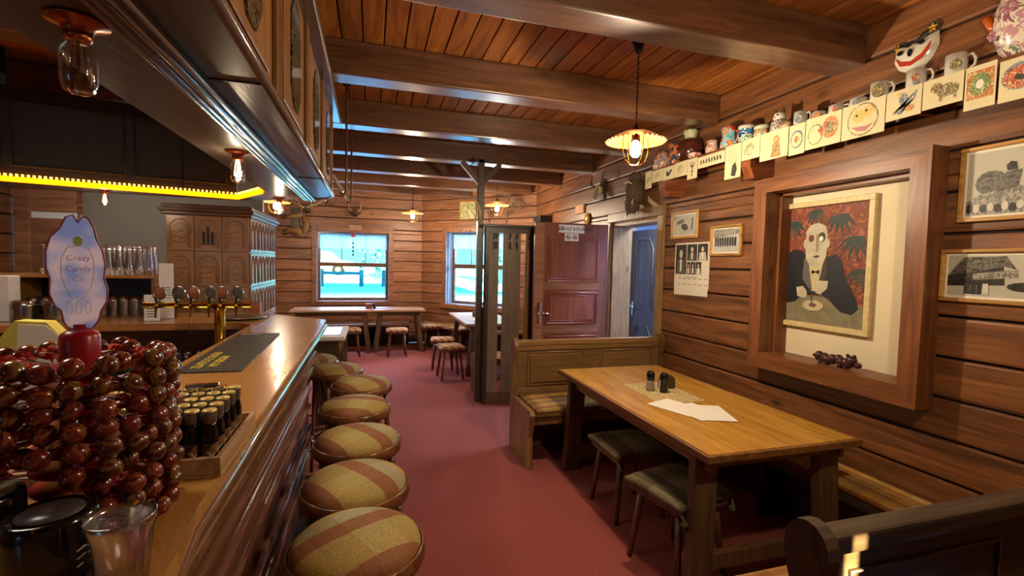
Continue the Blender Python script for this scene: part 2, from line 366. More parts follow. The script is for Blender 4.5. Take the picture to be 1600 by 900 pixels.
# wide rough jamb board beside the hinge
# open maroon door
HX=2.655; DYP=4.98
b=B(); b.box((1.75,DYP,.01),(HX,DYP+.04,2.095),.003); d1=struct('door_1',b,M['door'])
b=B(); b.box((1.75,DYP-.006,.01),(1.86,DYP-.0005,2.09),.002); b.box((1.86,DYP-.006,1.335),(2.56,DYP-.0005,1.42),.002); b.box((1.86,DYP-.006,.83),(2.56,DYP-.0005,.93),.002); struct('door_rail',b,M['doorx'],d1)
for z0,z1 in ((1.43,1.93),(.95,1.3),(.15,.8)):
    b=B(); X0,X1=1.91,2.53
    for q,r in ((0,.014),(.03,.009)):
        b.tube([(X0+q,DYP-.002,z0+q),(X1-q,DYP-.002,z0+q),(X1-q,DYP-.002,z1-q),(X0+q,DYP-.002,z1-q)],r,6,True)
    b.box((X0+.04,DYP-.008,z0+.04),(X1-.04,DYP-.0005,z1-.04),.006); struct('door_panel',b,M['door'],d1)
b=B(); b.box((1.79,DYP-.015,.95),(1.83,DYP-.006,1.19),.004); b.cyl((1.81,DYP-.006,1.07),(1.81,DYP-.055,1.07),.011); b.tube([(1.81,DYP-.05,1.07),(1.87,DYP-.055,1.07),(1.93,DYP-.05,1.065)],.010); struct('door_handle',b,M['chrome'],d1)
t=thing('no_smoking_sign','white no smoking sign lettered ZAKAZ KOURENI at top of maroon door','sign',(2.187,DYP-.008,1.985))
b=B(); b.box((2.03,DYP-.010,1.985),(2.345,DYP-.0065,2.075),.001); part('sign_plate',b,M['white'],t,True)
text('lettering','ZÁKAZ KOUŘENÍ',.052,M['black'],t,basis((2.225,DYP-.0105,2.028),(.82,0,0),(0,0,1)),bold=.0008)
b=B(); 
ring=lambda c,r,n=20:[(c[0]+r*math.cos(2*PI*i/n),c[1],c[2]+r*math.sin(2*PI*i/n)) for i in range(n)]
b.tube(ring((2.066,DYP-.011,2.03),.026),.003,6,True); b.cyl((2.048,DYP-.011,2.048),(2.084,DYP-.011,2.012),.0025,seg=6); part('warning_ring',b,M['red'],t,True)
b=B(); b.box((2.05,DYP-.0125,2.026),(2.082,DYP-.011,2.032)); part('cigarette_mark',b,M['black'],t,True)
t=thing('pictogram_sign','small white sign with two round no-pictograms on the maroon door','sign',(2.19,DYP-.01,1.89))
b=B(); b.box((2.102,DYP-.014,1.893),(2.272,DYP-.0085,1.978),.001); part('sign_plate',b,M['paper'],t,True)
for cx in (2.145,2.229):
    b=B(); b.tube(ring((cx,DYP-.015,1.936),.027),.0035,6,True); b.cyl((cx-.018,DYP-.015,1.954),(cx+.018,DYP-.015,1.918),.003,seg=6); b.box((cx-.013,DYP-.016,1.926),(cx+.008,DYP-.014,1.944)); part('pictogram',b,M['ink'],t,True)
# ------------------------------------------------------------------ ceiling beams
lab=['nearest broad dark timber beam crossing the ceiling above the booth','second ceiling beam from the camera, lit bluish along its underside','third ceiling beam from the camera','fourth ceiling beam, carrying the dark post and its braces','fifth ceiling beam from the camera','sixth ceiling beam, the last before the far window']
for (y0,y1),l in zip(((2.06,2.26),(3.24,3.42),(4.40,4.58),(5.50,5.68),(6.56,6.74),(7.58,7.76)),lab):
    b=B(); xe=XW if y1<7.6 else XW-.12
    b.box((-3.59,y0,2.80),(xe-.002,y1,ZC-.001),.012,.5); solo('ceiling_beam',b,M['beam'],l,'beam','ceiling beams')
b=B(); b.box((-3.59,8.6,2.82),(1.78,8.76,ZC-.001),.012,.5); solo('ceiling_beam',b,M['beam'],'short ceiling beam closest to the far window wall','beam','ceiling beams')
# ------------------------------------------------------------------ windows
def window(idx,T,w,z0,z1,depth=.18,curt=True):
    """opening 0..w along local x, room at -y; T places it"""
    def fin(b): bmesh.ops.transform(b.bm,matrix=T,verts=b.bm.verts); return b
    b=B()
    for x0,x1 in ((-.09,.0),(w,w+.09)): b.box((x0,-.02,z0-.06),(x1,0,z1+.09),.006)
    b.box((-.0,-.02,z1),(w,0,z1+.09),.006); b.box((-.11,-.05,z0-.08),(w+.11,0,z0-.0),.006)
    r=struct('window_%d'%idx,fin(b),M['wallx'])
    b=B(); b.box((-.02,0,z0),(0,depth,z1)); b.box((w,0,z0),(w+.02,depth,z1)); b.box((0,0,z1),(w,depth,z1+.02)); b.box((0,0,z0-.02),(w,depth,z0)); struct('window_reveal',fin(b),M['bluew'],r)
    b=B(); y=depth-.07; s=.055; zm=z0+(z1-z0)*.53
    for x0,x1 in ((0,s),(w-s,w)): b.box((x0,y,z0),(x1,y+.05,z1),.004)
    for q0,q1 in ((z0,z0+s),(z1-s,z1),(zm-.04,zm+.04)): b.box((s,y,q0),(w-s,y+.05,q1),.004)
    for k in (1,2): b.box((w*k/3-.008,y+.01,zm+.04),(w*k/3+.008,y+.04,z1-s))
    struct('window_frame',fin(b),M['beam'],r)
    b=B(); b.box((s,y+.022,z0+s),(w-s,y+.028,z1-s)); struct('window_pane',fin(b),M['pane'],r)
    if curt:
        b=B(); n=90; ys=y-.03; top=z1-.03; pr=[]
        va=[]; vb=[]
        for i in range(n+1):
            x=.03+(w-.06)*i/n; yy=ys+.012*math.sin(i*1.1); zb=top-.27-.015*abs(math.sin(i*.55))
            va.append(b.bm.verts.new((x,yy,top))); vb.append(b.bm.verts.new((x,yy+.004*math.sin(i),zb)))
        fs=[b.bm.faces.new((va[i],va[i+1],vb[i+1],vb[i])) for i in range(n)]; b._fin(fs,True,.5)
        b.cyl((.02,ys,top),(w-.02,ys,top),.006,seg=8)
        o=_link('window_curtain',fin(b),M['curt'],(0,0,0),False); loc=o.matrix_world.translation; 
        o['label']='gathered sheer valance curtain at top of the %s window'%('far' if idx==1 else 'angled corner'); o['category']='curtain'
    return r
m,t,bs=newmat('sheer_curtain'); bs.inputs['Base Color'].default_value=L('#b8d4e0'); bs.inputs['Alpha'].default_value=.85; bs.inputs['Subsurface Weight'].default_value=0; setp(bs,rough=.9); bs.inputs['Transmission Weight'].default_value=0
tr=t.nodes.new('ShaderNodeBsdfTranslucent'); tr.inputs[0].default_value=L('#7fb4c8'); mxs=t.nodes.new('ShaderNodeMixShader'); mxs.inputs[0].default_value=.5
t.links.new(bs.outputs[0],mxs.inputs[1]); t.links.new(tr.outputs[0],mxs.inputs[2]); t.links.new(mxs.outputs[0],t.nodes['Material Output'].inputs['Surface']); M['curt']=m
window(1,Matrix.Translation((W1[0],YF,0)),W1[1]-W1[0],W1[2],W1[3])
window(2,TA@Matrix.Translation((W2[0],0,0)),W2[1]-W2[0],W2[2],W2[3],.26)
for i,(x0,x1,z0,z1) in enumerate(RW):
    window(3+i,Matrix.Translation((x1,YR,0))@Matrix.Rotation(PI,4,'Z'),x1-x0,z0,z1,.18,False)
# high slit window, far left behind the bar
b=B(); b.box((-3.44,6.2,1.3),(-3.03,6.24,1.99),.01); b.box((-3.44,6.2,2.06),(-3.03,6.24,2.75),.01); b.box((-3.55,6.17,1.3),(-3.42,6.26,2.75),.008); struct('wall_alcove',b,M['wallx'])
b=B(); b.box((-3.42,6.21,1.991),(-3.03,6.225,2.059)); struct('slit_daylight',b,M['white'])  # plain white board stands in for daylight in the slit
# ------------------------------------------------------------------ outdoors
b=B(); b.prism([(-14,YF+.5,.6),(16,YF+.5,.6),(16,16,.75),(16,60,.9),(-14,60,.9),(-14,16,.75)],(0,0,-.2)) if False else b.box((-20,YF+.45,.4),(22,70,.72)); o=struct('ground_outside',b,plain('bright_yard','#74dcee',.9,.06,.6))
def outtree(x,y,h,lbl,seed):
    random.seed(seed); t=thing('garden_tree',lbl,'tree',(x,y,.72))
    b=B(); b.tube([(0,0,0),(.05,0,h*.4),(0,.05,h*.8)],[.14,.11,.05],8); part('trunk',b,M['leaf'],t)
    b=B()
    for i in range(150):
        a=random.uniform(0,2*PI); r=random.uniform(.1,1.0); z=random.uniform(.18,.85)*h
        b.sph((r*math.cos(a),r*math.sin(a),z),(.10,.10,.04),6,4,rot=(random.random()*3,random.random()*3,0))
    part('foliage',b,M['leaf'],t,stuff=True)
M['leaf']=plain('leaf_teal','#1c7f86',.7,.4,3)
outtree(.3,24,3.0,'leafy tree seen through the middle of the far window',3)
outtree(1.9,27,3.2,'leafy tree seen at the right of the far window',4)
outtree(5.5,20,3.2,'leafy tree seen through the angled corner window',5)
b=B(); 
t=thing('parked_car','pale parked car seen at the left of the far window','car',(-3.1,30,.72))
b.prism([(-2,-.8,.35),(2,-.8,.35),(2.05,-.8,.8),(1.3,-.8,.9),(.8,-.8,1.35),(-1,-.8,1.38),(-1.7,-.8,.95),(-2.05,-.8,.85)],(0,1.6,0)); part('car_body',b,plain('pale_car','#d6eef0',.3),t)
b=B(); b.prism([(.72,-.82,.92),(1.12,-.82,.92),(.72,-.82,1.27),(-.9,-.82,1.28),(-1.45,-.82,.95)],(0,.015,0)); part('car_window',b,M['black'],t)
for x in (-1.25,1.25):
    b=B(); b.cyl((x,-.83,.33),(x,.8,.33),.33,seg=20); part('wheel',b,M['black'],t)
t=thing('wooden_fence','low wooden rail fence outside the far window','fence',(0,17,.72))
for x in (-2.6,-1.6,-.32,.42): 
    b=B(); b.box((x-.07,-.06,0),(x+.07,.06,.62)); part('fence_post',b,M['leaf'],t)
b=B(); b.box((-3.4,-.03,.40),(-.32,.03,.50)); part('fence_rail',b,M['leaf'],t)
random.seed(11)
# ================================================================== NICHE AND PICTURES ON THE RIGHT WALL
b=B(); F=2.58
b.prism([(F,NY1,NZ0),(F,NY1+.105,NZ0-.105),(F,NY1+.105,NZ1+.095),(F,NY1,NZ1)],(XW-F,0,0),tint=.6)
b.prism([(F,NY0,NZ0),(F,NY0,NZ1),(F,NY0-.095,NZ1+.095),(F,NY0-.095,NZ0-.105)],(XW-F,0,0),tint=.5)
b.box((XW,NY0,NZ0),(XW+.14,NY0+.02,NZ1)); b.box((XW,NY1-.02,NZ0),(XW+.14,NY1,NZ1)); struct('trim_2',b,M['nichez'])
b=B()
b.prism([(F,NY0,NZ1),(F,NY1,NZ1),(F,NY1+.105,NZ1+.095),(F,NY0-.095,NZ1+.095)],(XW-F,0,0),tint=.7)
b.prism([(F,NY0,NZ0),(F,NY0-.095,NZ0-.105),(F,NY1+.105,NZ0-.105),(F,NY1,NZ0)],(XW-F,0,0),tint=.4)
b.box((XW,NY0,NZ1-.02),(XW+.14,NY1,NZ1)); b.box((XW,NY0,NZ0-.02),(XW+.14,NY1,NZ0)); struct('trim_3',b,M['niche'])
b=B(); b.box((2.795,NY0-.03,NZ0-.03),(2.84,NY1+.03,NZ1+.03)); struct('wall_niche_back',b,M['plaster'])
def onwall(yc,zc,face=2.695,s=1):   # local x -> -Y (left to right as seen), local y -> up
    return basis((face,yc,zc),(0,-1,0),(0,0,1))
def flat(pts,mtx,dz=.0006,base=0):
    b=B(); p=[mtx@Vector((x,y,base)) for x,y in pts]; n=(mtx.to_3x3()@Vector((0,0,1)))*dz; b.prism(p,n); return b
def ell(cx,cy,rx,ry,n=20,a0=0,rot=0): return [(cx+rx*math.cos(2*PI*i/n)*math.cos(rot)-ry*math.sin(2*PI*i/n)*math.sin(rot),cy+rx*math.cos(2*PI*i/n)*math.sin(rot)+ry*math.sin(2*PI*i/n)*math.cos(rot)) for i in range(n)]
def frame(t,mtx,w,h,fw,mat,dep=.022):
    b=B()
    for (x0,y0,x1,y1) in ((-w/2,-h/2,w/2,-h/2+fw),(-w/2,h/2-fw,w/2,h/2),(-w/2,-h/2+fw,-w/2+fw,h/2-fw),(w/2-fw,-h/2+fw,w/2,h/2-fw)):
        b.box((x0,y0,0),(x1,y1,dep),.003)
    bmesh.ops.transform(b.bm,matrix=mtx,verts=b.bm.verts); part('frame',b,mat,t,True)
# ---- painting of a pale man at a plate
P=onwall(2.375,1.655,2.793); 
t=thing('framed_painting','large framed painting of a pale man in a black jacket before red wallpaper','painting',(2.79,2.375,1.24))
W,H=.735,.835; frame(t,P,W,H,.035,M['framep'],.03)
bgm=blotch('painted_red',('#3c1a14','#74301f','#8a412a','#4d2015','#9c5c38'),14,.6,4,2.5,hard=False)
b=B(); b.box((-W/2+.03,-H/2+.03,0),(W/2-.03,H/2-.03,.008)); bmesh.ops.transform(b.bm,matrix=P,verts=b.bm.verts); part('canvas',b,bgm,t,True)
w2=W/2-.035;h2=H/2-.035
def pp(name,pts,mat,lev): part(name,flat(pts,P,.0006,.008+.0007*lev),mat,t,True)
pp('painted_table',[(-w2,-h2),(w2,-h2),(w2,-.245),(0,-.2),(-w2,-.215)],plain('painted_table','#7a745a',.6,.2,20),0)
pg=plain('painted_frond','#2c3a34',.6,.3,40)
b=B(); sw=[]
for (cx,cy,r) in ((-.13,.33,.04),(.1,.36,.05),(-.27,.08,.04),(.28,.3,.05),(.02,.3,.035),(.3,-.1,.045),(-.28,-.1,.04),(.18,-.02,.05),(-.2,.22,.03)):
    for k in (1,.66,.33): b.tube([P@Vector((x,y,.009)) for x,y in ell(cx,cy,r*k,r*k,16)],.0016,4,True)
part('painted_swirl',b,plain('painted_swirl','#a0633c',.6),t,True)
for (cx,cy,s_) in ((-.2,.3,1),(-.03,.36,.75),(.14,.32,1.0),(.24,.18,1.1),(.29,-.02,1),(-.31,.0,.9)):
    b=B()
    for k in range(6):
        a=math.radians(-150+24*k); q=[]
        l=.13*s_
        ux,uy=math.cos(a),math.sin(a); px,py=-uy,ux
        e=(max(-w2,min(w2,cx+ux*l)),cy+uy*l-.02)
        pts=[(cx-.012,cy),(cx+ux*l*.4+px*.016,cy+uy*l*.4+py*.016+.01),e,(cx+ux*l*.4-px*.014,cy+uy*l*.4-py*.014)]
        pts=[(max(-w2,min(w2,x)),y) for x,y in pts]
        try: b.prism([P@Vector((x,y,.0092+k*.00005)) for x,y in pts],(P.to_3x3()@Vector((0,0,1)))*.0005)
        except ValueError: pass
    part('painted_frond',b,pg,t,True)
pj=plain('painted_jacket','#1b1e22',.5,.25,14)
pp('painted_jacket',[(-.26,-.27),(-.27,-.2),(-.25,-.02),(-.23,.07),(-.18,.105),(-.12,.1),(-.07,.06),(-.02,-.12),(.06,.05),(.13,.07),(.17,.03),(.2,-.08),(.27,-.2),(.29,-.26),(.25,-.3),(.18,-.29),(.1,-.22),(.04,-.19),(-.1,-.2),(-.15,-.25)],pj,3)
psk=plain('painted_skin','#b3ab92',.55,.15,12)
pp('painted_shirt',[(-.08,.04),(.06,.03),(.02,-.17),(-.03,-.17)],plain('painted_shirt','#bdb186',.6),4)
pp('painted_lapel',[(-.09,.05),(-.06,.03),(-.02,-.17),(-.06,-.14),(-.1,-.09)],plain('painted_lapel','#5a5b57',.6),5)
pp('painted_lapel',[(.075,.06),(.05,.02),(.02,-.12),(.06,-.1),(.08,-.08)],M['ink'],5)
pp('painted_face',[(-.085,.1),(-.085,.22),(-.06,.26),(0,.275),(.055,.25),(.07,.2),(.068,.06),(.045,.01),(0,-.01),(-.05,.0),(-.078,.04)],psk,6)
pp('painted_ear',ell(-.09,.14,.012,.03),psk,5); pp('painted_ear',ell(.075,.14,.012,.03),psk,5)
pp('painted_eye',ell(-.045,.175,.02,.024),plain('painted_wound','#6a342c',.6),7)
pp('painted_eye',ell(.03,.18,.026,.032),M['ink'],7); pp('painted_eyeball',ell(.026,.17,.015,.017),M['paper'],8)
pp('painted_nose',[(-.012,.2),(.004,.2),(.012,.09),(-.006,.08)],plain('painted_nose','#8a7c62',.6),7)
pp('painted_mouth',[(-.03,.055),(.0,.065),(.025,.06),(0,.045)],plain('painted_mouth','#4a332a',.6),7)
pp('painted_bow_tie',[(-.03,-.03),(-.005,-.042),(.025,-.03),(.025,-.06),(-.005,-.048),(-.03,-.06)],M['black'],7)
pp('painted_hand',[(-.14,-.15),(-.09,-.14),(-.06,-.17),(-.055,-.21),(-.08,-.22),(-.13,-.21)],psk,7)
pp('painted_hand',[(.02,-.1),(.09,-.1),(.085,-.15),(.04,-.19),(.005,-.18),(0,-.13)],psk,7)
pp('painted_plate',ell(-.01,-.265,.075,.035),plain('painted_plate','#b8ac88',.5),7); pp('painted_food',ell(-.01,-.262,.028,.013),plain('painted_food','#6a4632',.6),8)
pp('painted_fork',[(-.03,-.2),(-.022,-.2),(-.012,-.255),(-.018,-.255)],M['ink'],9)
# carved figure lying on the niche ledge
t=thing('carved_figurine','small dark brown figurine lying on the ledge below the painting','figurine',(2.7,2.16,NZ0))
cm=plain('dark_glazed_clay','#3a211a',.3,.2,40)
b=B()
for i in range(7): b.sph((.0+.012*math.sin(i*2),.09-.03*i,.035+.006*math.cos(i*1.7)),(.028,.026,.032),12,8)
b.sph((0,-.118,.05),.03); b.sph((0,-.10,.028),(.03,.03,.026)); part('body',b,cm,t)
b=B()
for y in (.07,.03,-.05,-.09): b.cyl((-.012,y,.03),(-.03,y-.012,.004),.012,.009,8)
b.sph((0,.115,.04),(.012,.02,.012)); part('limb',b,cm,t)
for y in (-.095,-.135):
    b=B(); b.sph((-.003,y,.078),.011); part('ear',b,cm,t)
b=B(); b.sph((0,-.155,.03),(.02,.022,.018)); part('snout',b,cm,t)
# ---- small framed photographs
def bw(n,cols,sc): return blotch('photo_'+n,cols,sc,.35,6,.6,hard=False)
grey5=('#2b2a26','#55534c','#8d8a7e','#c9c4b2','#dcd8c6')
def photo(label,yc,zc,w,h,fw,mat_f,draw,pm,face=2.699):
    T=onwall(yc,zc,face); t=thing('framed_photograph',label,'picture',(face,yc,zc-h/2)); frame(t,T,w,h,fw,mat_f)
    b=B(); b.box((-w/2+fw*.8,-h/2+fw*.8,0),(w/2-fw*.8,h/2-fw*.8,.006)); bmesh.ops.transform(b.bm,matrix=T,verts=b.bm.verts); part('mount',b,M['paper'],t,True)
    iw,ih=w/2-fw-.01,h/2-fw-.012
    part('photo_print',flat([(-iw,-ih),(iw,-ih),(iw,ih),(-iw,ih)],T,.0006,.006),pm,t,True)
    k=0
    for nm,pts,mat in draw(iw,ih):
        k+=1; part(nm,flat([(max(-iw,min(iw,x)),max(-ih,min(ih,y))) for x,y in pts],T,.0003,.0066+.0004*k),mat,t,True)
    return t
G=[blotch('photo_black',('#141310','#2a2924','#3a3832','#1c1b18'),60,.4,6,1,hard=False),blotch('photo_dark',('#1f1e1a','#3f3d37','#7a776b','#35332e'),55,.4,6,1.5,hard=False),blotch('photo_mid',('#4a4840','#86837a','#b0ad9e','#6a685e'),50,.4,6,1.5,hard=False),plain('photo_light','#c9c5b4',.5,.1,30)]
photo('small framed snow photo of a skier group above the calendar',3.625,2.003,.375,.245,.022,M['frame'],lambda w,h:[('photo_figure',ell(-.06,.03,.06,.02,12,0,.2),G[1]),('photo_figure',ell(.0,-.02,.05,.03,12,0,-.3),G[0]),('photo_figure',[(.09,-.05),(.11,-.05),(.115,.05),(.1,.06)],G[1]),('photo_horizon',[(-w,h*.6),(-w*.3,h*.8),(-w,h*.95)],G[2])],plain('photo_snow','#b9b8a8',.5,.15,8))
def team(w,h):
    r=[('photo_building',[(-w,.02),(w,.05),(w,h),(-w,h)],G[2])]
    for i in range(9): 
        x=-w*.8+i*w*.19; r.append(('photo_figure',[(x-.008,-.045),(x+.008,-.045),(x+.01,.015),(x,.03),(x-.01,.015)],G[0]))
    return r
photo('small framed photo of a row of people outside a building, right of the calendar',3.10,1.842,.345,.245,.02,M['frame'],team,plain('photo_street','#b4b6b0',.5,.15,14))
def tank(w,h):
    r=[('photo_tree',ell(-.02,.0,.06,.055,14),G[1]),('photo_slope',[(-w,-.08),(-.06,-.05),(.06,-.02),(w,-.03),(w,-h),(-w,-h)],G[2]),('photo_monument',[(0.0,-.045),(.075,-.03),(.085,.045),(.03,.04)],G[1]),('photo_monument',[(.035,.045),(.07,.045),(.065,.08),(.045,.085),(.03,.07)],G[0])]
    for i in range(8): r.append(('photo_head',ell(-w+.015+i*.026,-h+.03+.006*math.sin(i*3),.013,.02,10),G[3] if i%2 else G[0]))
    return r
photo('framed black-and-white photo of a crowd below a monument, upper right corner of wall',1.425,2.035,.275,.345,.018,M['frame'],tank,plain('photo_sky','#b9b6a4',.5,.05,8))
def house(w,h):
    r=[('photo_roof',[(-w,.0),(-w*.6,h*.9),(w*.45,h*.95),(w*.7,.03),(w*.4,.045),(-w*.2,.02)],G[1]),('photo_wall',[(-w,.0),(-w*.2,.02),(w*.4,.045),(w*.45,-.04),(-w,-.05)],G[0]),('photo_balcony',[(-.05,.01),(.11,.03),(.11,-.005),(-.05,-.02)],G[2])]
    for x in (-.07,-.045,-.02,0): r.append(('photo_figure',[(x-.012,-.085),(x+.012,-.085),(x+.01,-.035),(x-.01,-.035)],G[0] if x<-.01 else G[3]))
    r.append(('photo_car',ell(w*.9,-.045,.06,.02,14),G[0])); return r
photo('framed black-and-white photo of a large wooden house, lower right on wall',1.438,1.612,.355,.25,.018,M['frame'],house,plain('photo_yard','#b5b2a0',.5,.1,10))
# calendar
T=onwall(3.51,1.61,2.698)
t=thing('wall_calendar','wall calendar with portrait photographs between door and framed pictures','calendar',(2.69,3.51,1.375))
b=B(); b.box((-.225,-.17,0),(.225,.23,.002)); b.box((-.235,-.235,.001),(.215,-.16,.004),0,rot=(0,0,.01)); b.box((-.235,-.19,.004),(.215,.225,.006)); bmesh.ops.transform(b.bm,matrix=T,verts=b.bm.verts); part('calendar_page',b,M['paper'],t,True)
def cal(n,p,m,l): part(n,flat(p,T,.0005,.006+l*.0006),m,t,True)
R=lambda x0,y0,x1,y1:[(x0,y0),(x1,y0),(x1,y1),(x0,y1)]
skin=plain('photo_skin','#cbbfa6',.5)
for x0,y0,x1,y1 in ((-.22,-.05,-.07,.215),(-.06,.07,.07,.215),(.08,.07,.205,.215),(-.06,-.05,-.015,.06),(-.01,-.05,.055,.06),(.06,-.05,.13,.06)):
    cal('portrait_print',R(x0,y0,x1,y1),G[0],1); cx=(x0+x1)/2; w=(x1-x0)/2; h=(y1-y0)
    cal('portrait_body',[(cx-w*.8,y0),(cx+w*.8,y0),(cx+w*.6,y0+h*.5),(cx-w*.6,y0+h*.5)],G[3] if x0>.05 else G[1],2); cal('portrait_face',ell(cx,y0+h*.68,w*.3,h*.15,12),skin,3); cal('portrait_shirt',[(cx-.01,y0+h*.1),(cx+.01,y0+h*.1),(cx+.012,y0+h*.5),(cx-.012,y0+h*.5)],M['paper'],3)
for i in range(12):
    x=-.18+(i%6)*.07; y=-.09-(i//6)*.05; cal('calendar_print',R(x,y,x+.045,y+.004),M['ink'],1)
text('calendar_number','1 2 3 4 5 6 7 8 9 10 11 12',.016,M['ink'],t,T@Matrix.Translation((0,-.075,.007)))
# white mask above the shelf
T=onwall(1.80,2.77,2.698)
t=thing('painted_mask','white clown-like face mask with red grin and yellow stars above the mugs','mask',(2.685,1.80,2.69))
mw=plain('mask_white','#dcd6c4',.2,.03)
pts=[(-.10,.02),(-.105,-.03),(-.08,-.075),(-.04,-.1),(0,-.11),(.04,-.1),(.08,-.06),(.105,-.01),(.1,.06),(.06,.05),(.02,.03),(0,.045),(-.03,.03),(-.07,.045)]
b=B(); c=b.bm.verts.new(T@Vector((0,-.03,.045))); rim=[b.bm.verts.new(T@Vector((x,y,.0))) for x,y in pts]; mid=[b.bm.verts.new(T@Vector((x*.75,(y+.03)*.75-.03,.032))) for x,y in pts]; n=len(pts)
fs=[b.bm.faces.new((mid[i],mid[(i+1)%n],c)) for i in range(n)]+[b.bm.faces.new((rim[i],rim[(i+1)%n],mid[(i+1)%n],mid[i])) for i in range(n)]; b._fin(fs,True,.5); part('face',b,mw,t,True)
def mk(n,pts,mat,z): part(n,flat(pts,T,.004,z),mat,t,True)
mk('grin',[(-.075,-.02),(-.05,-.045),(-.0,-.06),(.05,-.04),(.09,.005),(.08,-.03),(.05,-.065),(0,-.082),(-.05,-.07)],plain('mask_red','#b5391f',.3),.036)
mk('eye',ell(-.05,-.002,.015,.012,12),M['black'],.041); mk('eye',ell(.05,.016,.015,.012,12),M['black'],.041)
mk('nose',ell(-.0,-.018,.012,.02,12),M['black'],.044)
mk('hair',[(-.095,.03),(-.07,.045),(-.03,.032),(0,.046),(.02,.032),(.06,.052),(.1,.066),(.1,.08),(.05,.07),(0,.058),(-.05,.055),(-.09,.05)],M['ink'],.006)
mk('brow',[(-.08,.03),(-.05,.045),(-.01,.03),(.0,.02),(-.03,.03)],M['black'],.03); mk('brow',[(.02,.03),(.05,.065),(.09,.07),(.05,.055)],M['black'],.03)
for cx,cy in ((-.078,.035),(.078,.078)):
    mk('star',[(cx+(.024 if i%2==0 else .011)*math.sin(i*PI/5),cy+(.024 if i%2==0 else .011)*math.cos(i*PI/5)) for i in range(10)],plain('mask_star','#d9a23a',.3),.012); mk('star_back',ell(cx,cy+.004,.030,.030,12),M['ink'],.004)
# ------------------------------------------------------------------ shelf with cards and pottery
t=thing('wall_shelf','long high wooden shelf on corbels running along the right wall','shelf',(2.6,2.6,2.48))
b=B(); b.box((2.485,1.05,2.487),(2.699,4.02,2.512),.003); part('shelf_board',b,M['niche'],t,True)
for y in (1.52,1.72,2.0,2.14):
    b=B(); b.box((2.56,y-.012,2.41),(2.699,y+.012,2.486),.004); part('bracket',b,M['corbel'],t,True)
for y in (2.72,3.70):
    b=B(); b.prism([(2.49,y-.05,2.486),(2.49,y-.05,2.33),(2.53,y-.05,2.25),(2.699,y-.05,2.25),(2.699,y-.05,2.486)],(0,.1,0)); part('corbel',b,M['corbel'],t,True)
cards=[(3.96,3.85,2.51,2.35),(3.845,3.676,2.499,2.392),(3.676,3.509,2.496,2.383),(3.51,3.339,2.504,2.383),(3.34,3.213,2.502,2.339),(3.212,2.908,2.491,2.404),(2.909,2.747,2.508,2.268),(2.748,2.583,2.512,2.372),(2.585,2.358,2.514,2.334),(2.357,2.24,2.507,2.325),(2.241,2.013,2.512,2.334),(2.014,1.781,2.514,2.333),(1.782,1.617,2.514,2.373),(1.618,1.453,2.514,2.381),(1.453,1.339,2.512,2.328),(1.335,1.184,2.494,2.325)]
cl=['cream card with faint drawing at far end of shelf edge','second cream card from the far end of the shelf','third cream card from far end with dark bird','cream card with crossed twig drawing','small cream card with candelabrum drawing','wide low cream card with a row of small letters','tall cream card with lines of writing and a feather','cream card with thin insect drawing','cream card with orange doll drawing','narrow cream card with blue ring and orange centre','cream card with green and orange circles and a red heart','largest cream card, round face drawing in a ring','cream card with bluish dancing figure','cream card with grey-brown ram drawing','cream card with green and orange tile picture','nearest cream card, orange oval with a dark rooster']
def inkm(n,c,c2,c3): return blotch('ink_'+n,(c,'#cdbd84',c2,c,c3,'#d2c48e'),75,.7,4,1.5,hard=False)
c_o=inkm('orange','#b8602c','#c9884a','#a04a24');c_r=inkm('red','#b3402f','#c9634a','#8a2f24');c_g=inkm('green','#5f8048','#8a9a5a','#4a6a3c');c_b=inkm('blue','#5b7290','#8a9aa0','#4a5f7a');c_br=inkm('brown','#6a5a40','#9a8a64','#544632');c_y=inkm('yellow','#cdb45a','#c2a050','#d9c67a'); c_gb=inkm('grey','#8b8a70','#a8a484','#6f6c54')
def ringpts(cx,cy,r0,r1,n=20): return None
